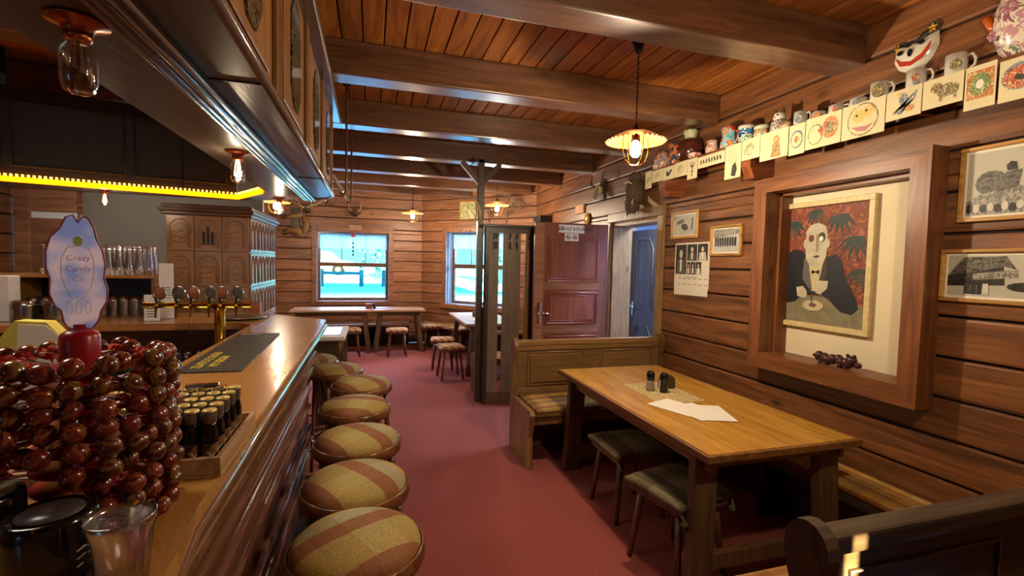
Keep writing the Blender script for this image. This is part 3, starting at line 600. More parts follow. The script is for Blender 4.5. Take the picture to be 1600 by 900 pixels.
for i,((y0,y1,z1,z0),l) in enumerate(zip(cards,cl)):
    yc=(y0+y1)/2; zc=(z0+z1)/2; w=(y0-y1)-.006; h=z1-z0
    T=onwall(yc,zc,2.485); t=thing('drawing_card',l,'card',(2.485,yc,z0),0,'cards pinned along the shelf edge')
    b=B(); b.box((-w/2,-h/2,0),(w/2,h/2,.003)); bmesh.ops.transform(b.bm,matrix=T,verts=b.bm.verts); part('card_sheet',b,M['cream'],t,True)
    lev=[0]
    def d(n,pts,m):
        lev[0]+=1; part(n,flat(pts,T,.0004,.003+.0005*lev[0]),m,t,True)
    s_=min(w,h)
    def figure(col,k=1):
        random.seed(100+i)
        b=B()
        for q in range(5):
            a=random.uniform(0,6.28); rr=s_*.16*k; pts=[(rr*1.4*math.cos(a+u*.8)*(.4+.25*u)+random.uniform(-.01,.01),rr*math.sin(a+u*.9)*(.4+.3*u)) for u in range(5)]
            b.tube([T@Vector((x,y,.0035)) for x,y in pts],.0022,4)
        part('drawing',b,col,t,True)
    if i in (0,1,3): figure(c_gb,1.2)
    elif i==2: d('drawing',[(-.04,-.01),(0,-.03),(.05,.02),(.03,.03),(0,.0),(-.02,.03)],M['ink'])
    elif i==4: 
        d('drawing',[(-.03,.05),(-.022,.05),(-.018,.03),(-.004,.022),(-.004,.055),(.004,.055),(.004,.022),(.018,.03),(.022,.05),(.03,.05),(.022,.02),(.005,.01),(.005,-.02),(.02,-.03),(-.02,-.03),(-.005,-.02),(-.005,.01),(-.022,.02)],M['ink'])
        d('drawing',ell(0,-.05,.012,.012,8),c_br)
    elif i==5:
        for q in range(8): d('drawing',ell(-.11+q*.031,0,.008,.02,8,0,.3*(q%2)),M['ink'])
    elif i==6:
        for q in range(5): d('written_line',R(-.05,.08-q*.022,.03+.004*q,.083-q*.022),c_gb)
        d('drawing',[(-.01,-.1),(.03,-.11),(.045,-.06),(.03,-.01),(.0,-.03)],M['ink'])
    elif i==7: figure(c_br,1.3)
    elif i==8: d('drawing',ell(.02,.03,.022,.025),c_o); d('drawing',[(-.02,-.08),(.06,-.08),(.045,.01),(-.005,.01)],c_o); d('drawing',ell(.02,.03,.012,.014),c_y); d('drawing',ell(.02,-.035,.014,.03),c_br)
    elif i==9: d('drawing',ell(0,-.0,.045,.055),c_b); d('drawing',ell(0,0,.034,.042),M['cream']); d('drawing',ell(0,0,.017,.022),c_o)
    elif i==10: d('drawing',ell(-.045,-.01,.05,.06),c_g); d('drawing',ell(-.045,-.01,.043,.052),M['cream']); d('drawing',ell(.045,.01,.048,.06),c_o); d('drawing',ell(.045,.01,.025,.035),c_br); d('drawing',[(-.03,.01),(-.015,.03),(0,.02),(.012,.035),(.02,.01),(-.003,-.03)],c_r)
    elif i==11: d('drawing',ell(0,0,.082,.085),c_br); d('drawing',ell(0,0,.075,.078),M['cream']); d('drawing',ell(-.02,.02,.035,.033),c_y); d('drawing',ell(.03,.035,.03,.03),c_y); d('drawing',[(-.06,-.03),(-.02,-.06),(.02,-.065),(.06,-.03),(.02,-.04),(-.02,-.035)],plain('ink_pink','#b5807a',.7)); d('drawing',ell(-.03,.025,.007,.007,8),M['ink']); d('drawing',ell(.02,.04,.007,.007,8),M['ink'])
    elif i==12: d('drawing',ell(.0,.02,.02,.03),c_b); d('drawing',[(-.05,-.04),(0,-.02),(.05,.01),(.06,.05),(.02,.01),(-.01,-.05)],c_b); d('drawing',ell(.03,-.03,.02,.015),c_o); d('drawing',ell(-.02,.045,.012,.012),c_y)
    elif i==13: d('drawing',ell(.02,.0,.045,.03),c_br); d('drawing',ell(-.025,.02,.022,.024),c_br); d('drawing',R(-.01,-.045,.0,-.02),c_br); d('drawing',R(.045,-.045,.055,-.02),c_br)
    elif i==14: d('drawing',R(-.047,-.05,.047,.07),c_o); d('drawing',ell(0,.01,.038,.048,9),c_g); d('drawing',ell(0,.01,.014,.02,9),M['paper'])
    elif i==15: d('drawing',ell(-.005,.01,.06,.055),c_b); d('drawing',ell(-.005,.005,.054,.045),c_r); d('drawing',[(-.025,.0),(.0,-.01),(.03,.0),(.02,.03),(.005,.01),(-.015,.02)],M['ink'])
random.seed(21)
def mug(name,label,y,r,h,mat,x=2.56,deco=None,cat='mug',hand=1,grp='mugs and pottery on the high shelf'):
    t=thing(name,label,cat,(x,y,2.5125),0,grp)
    b=B(); b.lathe([(0,.002),(r*.92,.0),(r,.006),(r,h),(r-.004,h),(r-.005,.01),(0,.01)],seg=24); part('cup',b,mat,t)
    if hand:
        b=B(); b.tube([(0+.0,-r+.002,h*.82),(0,-r-.022,h*.85),(0,-r-.034,h*.6),(0,-r-.03,h*.35),(0,-r+.002,h*.18)],.0055,8); part('handle',b,mat,t)
    if deco:
        b=B()
        for q,(a,z,s1,mm) in enumerate(deco): pass
        for (a,z,s1,mm) in deco:
            b=B(); M4=Matrix.Rotation(a,4,'Z')@Matrix.Translation((-r-.0002,0,z*h))@Matrix.Rotation(PI/2,4,'Y'); b.sph((0,0,0),(s1*1.1,s1,.0012),14,6); bmesh.ops.transform(b.bm,matrix=M4,verts=b.bm.verts); part('decal',b,mm,t)
    return t
ww=plain('mug_white','#c9c3b4',.25,.04); 
mug('mug','tall white mug with grey ram decal, nearest the big jug',1.535,.04,.105,ww,deco=[(.5,.5,.022,c_br)])
mug('mug','white mug with colourful figure decal, second from the big jug',1.70,.04,.10,ww,deco=[(.5,.55,.016,c_r),(.6,.3,.014,c_b),(.35,.6,.012,c_gb)])
mug('mug','white mug with round yellow face decal, below the mask',1.875,.04,.10,ww,deco=[(.5,.5,.03,c_br),(.5,.52,.022,c_y)])
mug('cup','small white cup with blue flower beside the face mug',1.985,.042,.052,ww,deco=[(.5,.5,.016,c_b),(.2,.5,.012,c_b)],cat='cup',hand=0)
mug('cup','small white cup with red flower on the high shelf',2.11,.042,.055,ww,deco=[(.5,.5,.016,c_r)],cat='cup')
mug('cup','low white cup with orange painted pattern on the high shelf',2.22,.04,.05,ww,deco=[(.5,.5,.016,c_o),(.1,.5,.014,c_o),(.9,.5,.01,c_g)],cat='cup',hand=0)
mug('mug','white mug with blue ring and orange dot decal',2.35,.038,.09,ww,deco=[(.5,.5,.026,c_b),(.5,.5,.019,ww),(.5,.5,.01,c_o)])
# cat-shaped jug
t=thing('cat_pot','black and white patterned cat-headed pot','pot',(2.57,2.52,2.5125),0,'mugs and pottery on the high shelf')
cb=blotch('cat_pot_pattern',('#1c1a18','#d9d4c4','#2a2622','#cfc8b4'),60,.3,1,0)
b=B(); b.lathe([(0,0),(.05,0),(.056,.03),(.05,.075),(.035,.09),(0,.09)],seg=20); part('body',b,cb,t)
b=B(); b.sph((0,.0,.11),(.04,.042,.036)); part('head',b,ww,t)
for s in (-1,1):
    b=B(); b.cyl((0,.026*s,.135),(0,.032*s,.165),.014,.002,8); part('ear',b,cb,t)
    b=B(); b.sph((-.037,.016*s,.115),(.004,.006,.006),8,6); part('eye',b,M['black'],t)
b=B(); b.sph((-.04,0,.102),(.005,.006,.004),8,6); part('nose',b,c_r,t)
b=B(); b.lathe([(0,.0),(.034,.0),(.036,.04),(.03,.06),(.025,.06),(.02,.02),(0,.01)],(2.55,2.445,2.5125),seg=18); solo('pot',b,blotch('green_floral',('#7d8f5a','#b8a684','#a2543c','#6f8a6a'),30,.3),'small green and pink flowered pot beside the cat-headed pot','pot','mugs and pottery on the high shelf')
def jug(name,label,y,prof,mat,x=2.58,spout=False,hand=None,rimm=None,cat='jug',seg=24):
    t=thing(name,label,cat,(x,y,2.5125),0,'mugs and pottery on the high shelf'); b=B(); b.lathe([(0,0)]+prof+[(prof[-1][0]-.006,prof[-1][1]),(prof[-1][0]-.008,prof[-1][1]-.03),(0,prof[-1][1]-.04)],seg=seg)
    if spout:
        top=prof[-1][1]
        for v in b.bm.verts:
            if v.co.z>top-.03 and v.co.y>prof[-1][0]*.5: v.co.y+=.015
    part('body',b,mat,t)
    if hand:
        z0,z1,rr,dr=hand; b=B(); b.tube([(0,-dr*rr,z1),(0,-dr*(rr+.03),z1-.005),(0,-dr*(rr+.035),(z0+z1)/2),(0,-dr*(rr+.02),z0+.005),(0,-dr*rr,z0)],.006,8); part('handle',b,mat,t)
    if rimm:
        r,z=prof[-1]; b=B(); b.lathe([(r+.001,z-.022),(r+.003,z-.01),(r+.002,z+.001),(r-.004,z+.002)],seg=seg); part('rim',b,rimm,t)
    return t
jug('pot','small red and white lidded pot left of the cat-headed pot',2.67,[(.045,0),(.056,.03),(.054,.06),(.045,.072),(.052,.09)],blotch('redwhite',('#d9cfb8','#a93c2c','#d2c8ac','#7f9a5a'),45,.3),rimm=plain('rim_teal','#b9c2a8',.3),cat='pot')
jug('pot','dark blue pot with green and white pattern and white rim',2.815,[(.045,0),(.058,.04),(.06,.07),(.048,.105),(.055,.13)],blotch('bluegreen',('#1f3f8a','#5f9a3a','#d8dccc','#1c3f7a','#3a86c0'),22,.25),rimm=ww,cat='pot')
jug('jug','tall light blue jug painted with a red flower and sun',2.985,[(.062,0),(.066,.04),(.05,.1),(.042,.135),(.052,.165)],blotch('skyjug',('#3f8f4a','#7fb9c0','#8cc6cc','#c8443a','#e8a23a','#74b4bf'),11,.3),spout=True,hand=(.04,.13,.05,1))
jug('jug','small pink-white jug with gingerbread pattern',3.17,[(.048,0),(.05,.05),(.036,.085),(.045,.11)],blotch('pinkjug',('#d2b8a4','#c9a896','#dccab8','#b08070'),40,.3),hand=(.02,.08,.04,-1))
jug('bowl','small white bowl with red pattern in front of the brown pitcher',3.335,[(.03,0),(.05,.025),(.058,.045)],blotch('bowlred',('#d8ccb8','#b03a3a','#d8ccb8'),40,.3),cat='bowl',x=2.545)
bt=jug('pitcher','large brown glazed pitcher with cream fluted neck',3.47,[(.06,0),(.098,.07),(.105,.13),(.085,.18),(.045,.205)],plain('brown_glaze','#4b2417',.15,.25,12),x=2.6)
b=B(); b.lathe([(.045,.2),(.047,.22),(.056,.255),(.06,.27),(.052,.268),(.042,.22)],seg=24)
for v in b.bm.verts:
    a=math.atan2(v.co.y,v.co.x); f=1+.09*math.cos(8*a)*(v.co.z-.2)/.07; v.co.x*=f; v.co.y*=f
part('neck',b,plain('cream_glaze','#b5b98a',.25,.1,20),bt)
jug('vase','dark blue vase with orange butterfly behind the pitcher',3.66,[(.05,0),(.055,.05),(.045,.15),(.05,.2)],blotch('vaseblue',('#1e2c44','#2b4560','#d9762a','#24364f'),14,.3),cat='vase')
jug('plate','painted plate leaning at the far end of the shelf',3.84,[(.07,0),(.075,.1),(.05,.17)],blotch('plate_painted',('#b56a3c','#8a7a86','#c7a68a','#a8502c'),12,.3),cat='pot')
jug('cup','small flowered cup at the far end of the shelf',3.83,[(.03,0),(.04,.03),(.04,.045)],blotch('cupflor',('#d2c4a8','#a05a3c','#d2c4a8'),50,.3),x=2.52,cat='cup')
# large floral jug, top right corner
t=thing('jug','big white rose-painted jug with orange spout in the top right corner','jug',(2.6,1.30,2.5125))
fl=blotch('rose_pattern',('#3f4a3a','#d8d0ba','#d4ccb4','#b98a92','#d8d0ba','#8a5a6a','#d6cfb8','#6f7f6a'),9,.2,4,1.4)
b=B(); b.lathe([(0,0),(.06,0),(.095,.05),(.118,.13),(.112,.22),(.085,.3),(.08,.36),(.072,.36),(.07,.3),(0,.1)],seg=32); part('body',b,fl,t)
b=B(); b.tube([(0,.1,.17),(0,.135,.19),(0,.155,.235)],[.02,.016,.018],10); part('spout',b,plain('orange_glaze','#c4622a',.25),t)
b=B(); b.tube([(0,.075,.34),(0,.14,.33),(0,.16,.37)],[.016,.014,.012],10); part('spout',b,plain('orange_glaze2','#c4622a',.25),t)
for (a,z) in ((PI*.95,.2),(PI*.75,.12),(PI*1.15,.09),(PI*.9,.28),(PI*1.1,.24)):
    b=B()
    for q in range(6):
        u=q*PI/3; b.sph((.112*math.cos(a)+.0,.112*math.sin(a)+.016*math.cos(u),z+.016*math.sin(u)),(.008,.012,.012),8,6)
    part('rose',b,plain('rose_pink','#a8707c',.3),t)
# ================================================================== LAMPS
def lamp(label,x,y,z):
    t=thing('pendant_lamp',label,'lamp',(x,y,z),0,'pendant lamps with scalloped orange shades')
    b=B(); n=72; rr=.175; rings=[]
    for r0,dz in ((.03,.06),(.08,.05),(.13,.025),(.165,.005),(.18,-.006)):
        rings.append([b.bm.verts.new(((r0+(.006*math.cos(i*2*PI/n*36) if r0>.17 else 0))*math.cos(2*PI*i/n),(r0+(.006*math.cos(i*2*PI/n*36) if r0>.17 else 0))*math.sin(2*PI*i/n),dz+(.004*math.cos(i*PI) if r0>.17 else 0))) for i in range(n)])
    fs=[]
    for a,c in zip(rings,rings[1:]):
        for i in range(n): fs.append(b.bm.faces.new((a[i],a[(i+1)%n],c[(i+1)%n],c[i])))
    b._fin(fs,True,.5); part('shade',b,M['lampglass'],t)
    b=B(); b.cyl((0,0,.0),(0,0,.075),.028,.022,14); b.cyl((0,0,.075),(0,0,.1),.012,.008,10); part('socket',b,M['brass'],t)
    b=B(); b.lathe([(0,-.10),(.018,-.096),(.032,-.075),(.034,-.05),(.022,-.02),(.016,0)],seg=18); part('bulb',b,M['bulb'],t)
    b=B()
    for a in (0,PI/2): 
        c,s=math.cos(a),math.sin(a)
        b.tube([(.085*c,.085*s,.02),(.088*c,.088*s,-.07),(.07*c,.07*s,-.12),(0.03*c,.03*s,-.145),(-.03*c,-.03*s,-.145),(-.07*c,-.07*s,-.12),(-.088*c,-.088*s,-.07),(-.085*c,-.085*s,.02)],.0032,6)
    part('wire_cage',b,M['brass'],t)
    b=B(); b.cyl((0,0,.1),(0,0,ZC-z-.05),.0025,seg=6)
    k=.14
    while k<ZC-z-.08: b.tube([(.006*math.cos(u),0 if int(k*50)%2 else .006*math.sin(u),k+.012*math.sin(u)) for u in [i*PI/4 for i in range(8)]],.0013,4,True); k+=.03
    part('chain',b,M['iron'],t)
    b=B(); b.lathe([(0,ZC-z-.11),(.02,ZC-z-.1),(.03,ZC-z-.06),(.045,ZC-z-.03),(.045,ZC-z-.0015),(0,ZC-z-.0015)],seg=16); part('ceiling_rose',b,M['iron'],t)
    return t
LP=[('scalloped orange pendant lamp over the near booth table',1.553,2.6,2.39,46),('scalloped pendant lamp above the coat screen, second farthest',1.82,6.95,2.50,40),('scalloped pendant lamp by the far window corner',.67,8.2,2.44,34),('pendant lamp glowing beside the tiled stove',-1.22,6.95,2.37,34),('pendant lamp above the bench behind the camera',1.45,.7,2.40,28)]
def plight(x,y,z,e,r=.035,c=(1,.80,.56)):
    l=bpy.data.lights.new('lamp_light','POINT'); l.energy=e; l.color=c; l.shadow_soft_size=r; o=bpy.data.objects.new('lamp_light',l); o.location=(x,y,z); COL.objects.link(o)
for l,x,y,z,e in LP:
    lamp(l,x,y,z); plight(x,y,z-.19,e)
# ================================================================== BOOTH
# table
def slab_leg(b,x0,y0,x1,y1,wx,wy,h,bot=0):
    pts=[]
    for (x,y,z,k) in ((x1,y1,bot,1.0),(x0,y0,h,1.0)): pts.append([(x-wx/2*k,y-wy/2*k,z),(x+wx/2*k,y-wy/2*k,z),(x+wx/2*k,y+wy/2*k,z),(x-wx/2*k,y+wy/2*k,z)])
    tmp=bmesh.new(); v=[[tmp.verts.new(p) for p in r] for r in pts]
    tmp.faces.new(v[0][::-1]); tmp.faces.new(v[1])
    for i in range(4): tmp.faces.new([v[0][i],v[0][(i+1)%4],v[1][(i+1)%4],v[1][i]])
    bmesh.ops.bevel(tmp,geom=tmp.edges[:],offset=.008,segments=1,affect='EDGES'); b._merge(tmp,False,None)
TX0,TX1,TY0,TY1=1.47,2.41,1.74,3.55; cx,cy=(TX0+TX1)/2,(TY0+TY1)/2
t=thing('dining_table','long glossy honey-oak table between the two high-backed benches','table',(cx,cy,0))
b=B(); n=6; w=(TX1-TX0-.04)/n
for i in range(n): b.box((TX0+.02+i*w,TY0+.02,.733),(TX0+.02+(i+1)*w,TY1-.02,.765),.001,[.75,.45,.6,.35,.55,.5][i])
part('tabletop',b,M['table'],t,True)
b=B(); b.box((TX0,TY0,.728),(TX0+.02,TY1,.763),.005); b.box((TX1-.02,TY0,.728),(TX1,TY1,.763),.005); b.box((TX0+.02,TY0,.728),(TX1-.02,TY0+.02,.763),.005); b.box((TX0+.02,TY1-.02,.728),(TX1-.02,TY1,.763),.005); part('edge_band',b,M['tablel'],t,True)
b=B(); b.box((TX0+.06,TY0+.05,.66),(TX0+.085,TY1-.05,.733)); b.box((TX1-.085,TY0+.05,.66),(TX1-.06,TY1-.05,.733)); b.box((TX0+.1,TY0+.1,.66),(TX1-.1,TY0+.125,.733)); b.box((TX0+.1,TY1-.125,.66),(TX1-.1,TY1-.1,.733)); part('apron',b,M['tablel'],t,True)
for x,y in ((TX0+.09,TY0+.14),(TX1-.09,TY0+.14),(TX0+.09,TY1-.2),(TX1-.09,TY1-.2)):
    b=B(); sx=-1 if x<cx else 1; sy=-1 if y<cy else 1; slab_leg(b,x,y,x+sx*.03,y+sy*.03,.13,.065,.73); part('leg',b,M['leg'],t,True)
for y in (TY0+.14,TY1-.2):
    b=B(); b.box((TX0+.13,y-.02,.13),(TX1-.13,y+.02,.21),.005); part('stretcher',b,M['leg'],t,True)
# high backed benches
def bench(label,loc,rz,w,backlab=None,endm=None):
    """local: seat faces -y, back at y=0..; x 0..w"""
    t=thing('high_backed_bench',label,'bench',loc,rz)
    b=B()
    for x in (0,w-.04):
        pr=[(0,.0),(0,.5),(-.012,.56),(-.015,.62),(-.008,.70),(-.012,.77),(-.03,.82),(-.042,.87),(-.042,.91),(-.03,.945),(-.008,.968),(.02,.977),(.048,.972),(.07,.955),(.083,.93),(.086,.90),(.078,.85),(.07,.78),(.07,.0)]
        pts=[(x,.0+p[0],p[1]) for p in pr]
        bb=B(); bb.prism(pts,(.04,0,0)); bb.prism([(x,-.46,0),(x,-.001,0),(x,-.001,.47),(x,-.47,.47),(x,-.49,.44),(x,-.44,.25)],(.04,0,0)); part('end_panel',bb,endm or M['oakz'],t)
    b=B(); b.box((.04,.02,.0),(w-.04,.05,.92)); b.box((.04,-.0,.90),(w-.04,.07,.95),.01); b.box((.04,.008,.47),(w-.04,.02,.53)); b.box((.04,.008,.86),(w-.04,.02,.9)); part('backrest',b,M['oak'],t)
    n=2; pw=(w-.08)/n
    for i in range(n):
        x0=.04+i*pw+.1; x1=.04+(i+1)*pw-.08; b=B(); b.prism([(x0,.02,.55),(x1,.02,.55),(x1,.02,.84),(x0,.02,.84)],(0,-.001,0)); b.box((x0+.02,.006,.57),(x1-.02,.019,.82),.008)
        b.tube([(x0,.016,.55),(x1,.016,.55),(x1,.016,.84),(x0,.016,.84)],.009,6,True); part('back_panel',b,M['oak'],t)
        b=B(); b.tube([(x0,.054,.3),(x1,.054,.3),(x1,.054,.84),(x0,.054,.84)],.007,6,True); part('rear_moulding',b,M['darkw'],t)
    b=B(); b.box((.04,-.46,.415),(w-.04,-.0,.445),.004); b.box((.04,-.44,.35),(w-.04,-.42,.415)); part('seat',b,M['oakz'],t)
    return t
bench('pale oak high-backed bench with plaid cushion, facing the camera',(1.19,3.88,0),0,1.50)
o=bench('dark high-backed bench at bottom right, its back towards the camera',(2.69,.93,0),PI,1.61,endm=M['darkw'])
for ch in o.children:
    if ch.name.startswith('backrest'): ch.data.materials[0]=M['darkw']
def cushion(name,label,x0,y0,x1,y1,z,h,mat,grp=None):
    b=B(); tmp=bmesh.new(); bmesh.ops.create_grid(tmp,x_segments=14,y_segments=14,size=.5)
    cx,cy=(x0+x1)/2,(y0+y1)/2; vs=list(tmp.verts)
    g=bmesh.ops.extrude_face_region(tmp,geom=tmp.faces[:]); top=[v for v in g['geom'] if isinstance(v,bmesh.types.BMVert)]; ts=set(top)
    for v in tmp.verts:
        e=max(abs(v.co.x),abs(v.co.y))*2; v.co.z=(h*(1-.35*e**8) if v in ts else 0)
        v.co.x=cx+v.co.x*(x1-x0)*(1-.01*(v not in ts)); v.co.y=cy+v.co.y*(y1-y0); v.co.z+=z
    b._merge(tmp,True,.5); return solo(name,b,mat,label,'cushion',grp)
cushion('seat_cushion','yellow and rust plaid cushion on the far pale oak bench',1.25,3.42,2.64,3.86,.447,.045,M['plaidB'])
cushion('seat_cushion','plaid cushion on the near dark bench, bottom edge of photo',1.14,.95,2.64,1.38,.447,.045,M['plaidB'])
t=thing('fixed_bench','low bench fixed along the right wall behind the table','bench',(2.55,2.4,0))
b=B(); b.box((2.40,1.42,.40),(2.69,3.40,.445),.004); part('seat',b,M['darkw'],t,True)
b=B(); b.box((2.62,1.42,0),(2.65,3.40,.40)); part('front_board',b,M['darkw'],t,True)
for y in (1.5,2.4,3.3):
    b=B(); b.box((2.45,y,0),(2.6,y+.05,.40)); part('support',b,M['darkw'],t,True)
cushion('seat_cushion','long striped plaid cushion on the bench along the right wall',2.405,1.44,2.69,3.38,.447,.04,M['plaidW'])
# upholstered stools at the booth
def pad_stool(label,loc,rz,s=.40,padm='plaidG',ties=True,grp=None,seatm=None,h=.43):
    t=thing('wooden_stool',label,'stool',loc,rz,grp)
    b=B(); b.prism([(x,y,h-.035) for x,y in rrect(s-.02,s-.02,.04)],(0,0,.03)); part('seat',b,seatm or M['stoolw'],t)
    for sx in (-1,1):
        for sy in (-1,1):
            b=B(); b.tube([(sx*(s/2-.07),sy*(s/2-.07),h-.035),(sx*(s/2-.03),sy*(s/2-.03),0)],[.02,.015],8); part('leg',b,M['stoolw'],t)
    if padm:
        b=B(); tmp=bmesh.new(); bmesh.ops.create_grid(tmp,x_segments=12,y_segments=12,size=.5); g=bmesh.ops.extrude_face_region(tmp,geom=tmp.faces[:]); ts=set(v for v in g['geom'] if isinstance(v,bmesh.types.BMVert))
        for v in tmp.verts:
            e=(abs(v.co.x)*2)**6+(abs(v.co.y)*2)**6; v.co.z=(h+.045-.018*min(e,1.4) if v in ts else h-.004); v.co.x*=s; v.co.y*=s
        b._merge(tmp,True,.5); p=part('cushion',b,M[padm],t)
        if ties:
            for sx in (-1,1):
                b=B(); b.tube([(sx*(s/2-.01),-s/2+.02,h),(sx*(s/2-.02),-s/2-.012,h-.05),(sx*(s/2-.03),-s/2+.0,h-.1)],.007,6); b.sph((sx*(s/2-.025),-s/2-.003,h-.06),.018); part('tie',b,M['plaidG'],p)
    return t
pad_stool('stool with grey-green plaid pad, farther one under the long table',(1.65,2.72,0),0)
pad_stool('stool with grey-green plaid pad, nearer one under the long table',(1.60,2.12,0),.2)
# things on the table
b=B(); b.box((1.74,2.5,.7655),(2.08,3.0,.767),0,rot=(0,0,-.03)); solo('table_runner',b,blotch('runner_floral',('#8a7a4a','#c2ad76','#c8b480','#7f8a5a','#c2ad76','#8f5a44','#bda870'),26,.85,3,1.2),'cream floral cloth runner on the long table','runner')
pm=blotch('printed_menu',('#9a968a','#dcd8cc','#e2dfd4','#dcd8cc'),30,.7,5,0,hard=False)
for i,(x,y,r) in enumerate(((1.80,2.42,.35),(1.86,2.32,.1),(1.92,2.28,-.35))):
    b=B(); z=.7675+.0006*i; b.box((x-.105,y-.148,z),(x+.105,y+.148,z+.0005),0,rot=(0,0,r)); solo('menu_sheet',b,pm,['lowest white menu sheet on the long table','middle white menu sheet of the fanned pile','topmost white menu sheet nearest the table front'][i],'paper','menu sheets on the long table')
def shaker(name,label,x,y,body):
    t=thing(name,label,'shaker',(x,y,.767)); b=B(); b.lathe([(0,0),(.027,0),(.029,.012),(.024,.062),(.026,.074),(0,.074)],seg=16); part('jar',b,body,t)
    b=B(); b.lathe([(.026,.072),(.029,.086),(.029,.118),(.018,.133),(0,.136)],seg=16); part('cap',b,M['blackg'],t)
shaker('salt_shaker','salt shaker with black cap on the runner, left of its pair',1.855,2.80,plain('salt_glass','#8f8a80',.2))
shaker('pepper_shaker','dark pepper shaker with black cap, right of the salt',1.918,2.735,plain('pepper_glass','#221d1a',.2))
t=thing('napkin_holder','small rounded napkin holder behind the shakers','napkin holder',(2.0,2.82,.767))
b=B()
for dy in (-.02,.02): b.prism([(x*.055,dy,max(0,.05+.05*z)) for x,z in [(-1,-1),(1,-1)]+[(math.cos(a),math.sin(a)) for a in [i*PI/10 for i in range(11)]]],(0,.004,0))
part('side_plate',b,M['darkw'],t)
b=B(); b.prism([(x*.05,-.015,max(.003,.05+.045*z)) for x,z in [(-1,-1),(1,-1)]+[(math.cos(a),math.sin(a)) for a in [i*PI/10 for i in range(11)]]],(0,.034,0)); part('napkins',b,M['paper'],t)
# ================================================================== COAT SCREEN with bench behind
t=thing('coat_screen','tall dark vertical-board coat screen with hooks behind the booth','coat rack',(1.5,5.22,0))
b=B(); b.box((1.235,5.18,0),(1.275,5.26,2.03),.004); part('side_post',b,M['darkw'],t,True)
for x0,x1 in ((1.28,1.40),(1.45,1.66),(1.715,1.79)):
    b=B(); b.box((x0,5.21,.12),(x1,5.235,1.97),.004); part('board',b,M['oakz'] if x0>1.7 else M['screen'],t,True)
b=B(); b.box((1.79,5.17,0),(1.85,5.26,2.02),.004); part('side_post',b,M['black'],t,True)
b=B(); b.box((1.20,5.15,2.03),(1.88,5.28,2.06),.004); b.box((1.275,5.19,1.97),(1.79,5.25,2.03)); part('top_rail',b,M['darkw'],t,True)
b=B(); b.box((1.275,5.19,0),(1.79,5.25,.12),.003); part('bottom_rail',b,M['leg'],t,True)
for x in (1.33,1.36,1.52,1.6,1.75):
    b=B(); b.tube([(x,5.21,1.86),(x,5.17,1.86),(x,5.15,1.83),(x,5.16,1.80),(x,5.14,1.785)],.006,6); b.tube([(x,5.20,1.90),(x,5.16,1.93),(x,5.15,1.96)],.006,6); part('coat_hook',b,M['iron'],t,True)
t=thing('timber_post','dark timber post with Y braces rising to the fourth beam','post',(1.20,5.36,0))
b=B(); b.box((1.165,5.30,0),(1.235,5.37,2.80),.006); part('post',b,M['darkw'],t,True)
for s in (-1,1):
    b=B(); b.box((1.20-.03,5.31,2.50),(1.20+.03,5.36,2.85),.004,rot=(0,s*.75,0),piv=(1.20,5.335,2.52)); bmesh.ops.bisect_plane(b.bm,geom=b.bm.verts[:]+b.bm.edges[:]+b.bm.faces[:],plane_co=(0,0,2.80),plane_no=(0,0,1),clear_outer=True); bmesh.ops.holes_fill(b.bm,edges=b.bm.edges[:]); part('brace',b,M['leg'],t,True)
b=B(); b.box((1.12,5.30,2.76),(1.28,5.50,2.80),.004); part('cap_block',b,M['darkw'],t,True)
b=B(); b.tube([(1.10,5.28,2.36),(1.15,5.27,2.30),(1.185,5.27,2.2),(1.195,5.28,2.1)],[.006,.012,.018,.022],8); b.tube([(1.11,5.28,2.18),(1.13,5.28,2.12),(1.19,5.285,2.085)],[.004,.007,.01],8); solo('animal_horn',b,M['bone'],'curved pale horn fixed at top left of the coat screen','horn')
t=thing('high_backed_bench','dark bench behind the coat screen facing the corner table','bench',(1.25,5.30,0))
b=B(); b.prism([(1.235,5.28,0),(1.235,5.28,1.1),(1.235,5.36,1.05),(1.235,5.42,.5),(1.235,5.9,.46),(1.235,5.88,0)],(.04,0,0)); part('end_panel',b,M['leg'],t,True)
b=B(); b.box((1.275,5.38,.40),(1.85,5.88,.44)); part('seat',b,M['oakz'],t,True)
b=B(); b.box((1.29,5.42,.442),(1.84,5.87,.475),.012); part('cushion',b,M['plaidF'],t,True)
# ================================================================== FAR CORNER FURNITURE
def plain_table(label,x0,y0,x1,y1,h=.76,mat='ftab'):
    cx,cy=(x0+x1)/2,(y0+y1)/2; t=thing('dining_table',label,'table',(cx,cy,0))
    b=B(); b.box((x0,y0,h-.035),(x1,y1,h),.004); part('tabletop',b,M[mat],t,True)
    b=B(); b.box((x0+.08,y0+.08,h-.11),(x1-.08,y0+.1,h-.035)); b.box((x0+.08,y1-.1,h-.11),(x1-.08,y1-.08,h-.035)); b.box((x0+.08,y0+.1,h-.11),(x0+.1,y1-.1,h-.035)); b.box((x1-.1,y0+.1,h-.11),(x1-.08,y1-.1,h-.035)); part('apron',b,M['leg'],t,True)
    for sx in (-1,1):
        for sy in (-1,1):
            x=cx+sx*((x1-x0)/2-.14); y=cy+sy*((y1-y0)/2-.12); b=B(); slab_leg(b,x,y,x+sx*.09,y+sy*.04,.08,.06,h-.04); part('leg',b,M['leg'],t,True)
plain_table('left long pale table standing below the far window',-1.30,8.5,.02,9.12)
plain_table('right short pale table joined to the long one below the far window',.03,8.5,.94,9.12)
plain_table('pale table in the corner by the angled window',1.28,6.45,2.05,8.0,mat='ftab')
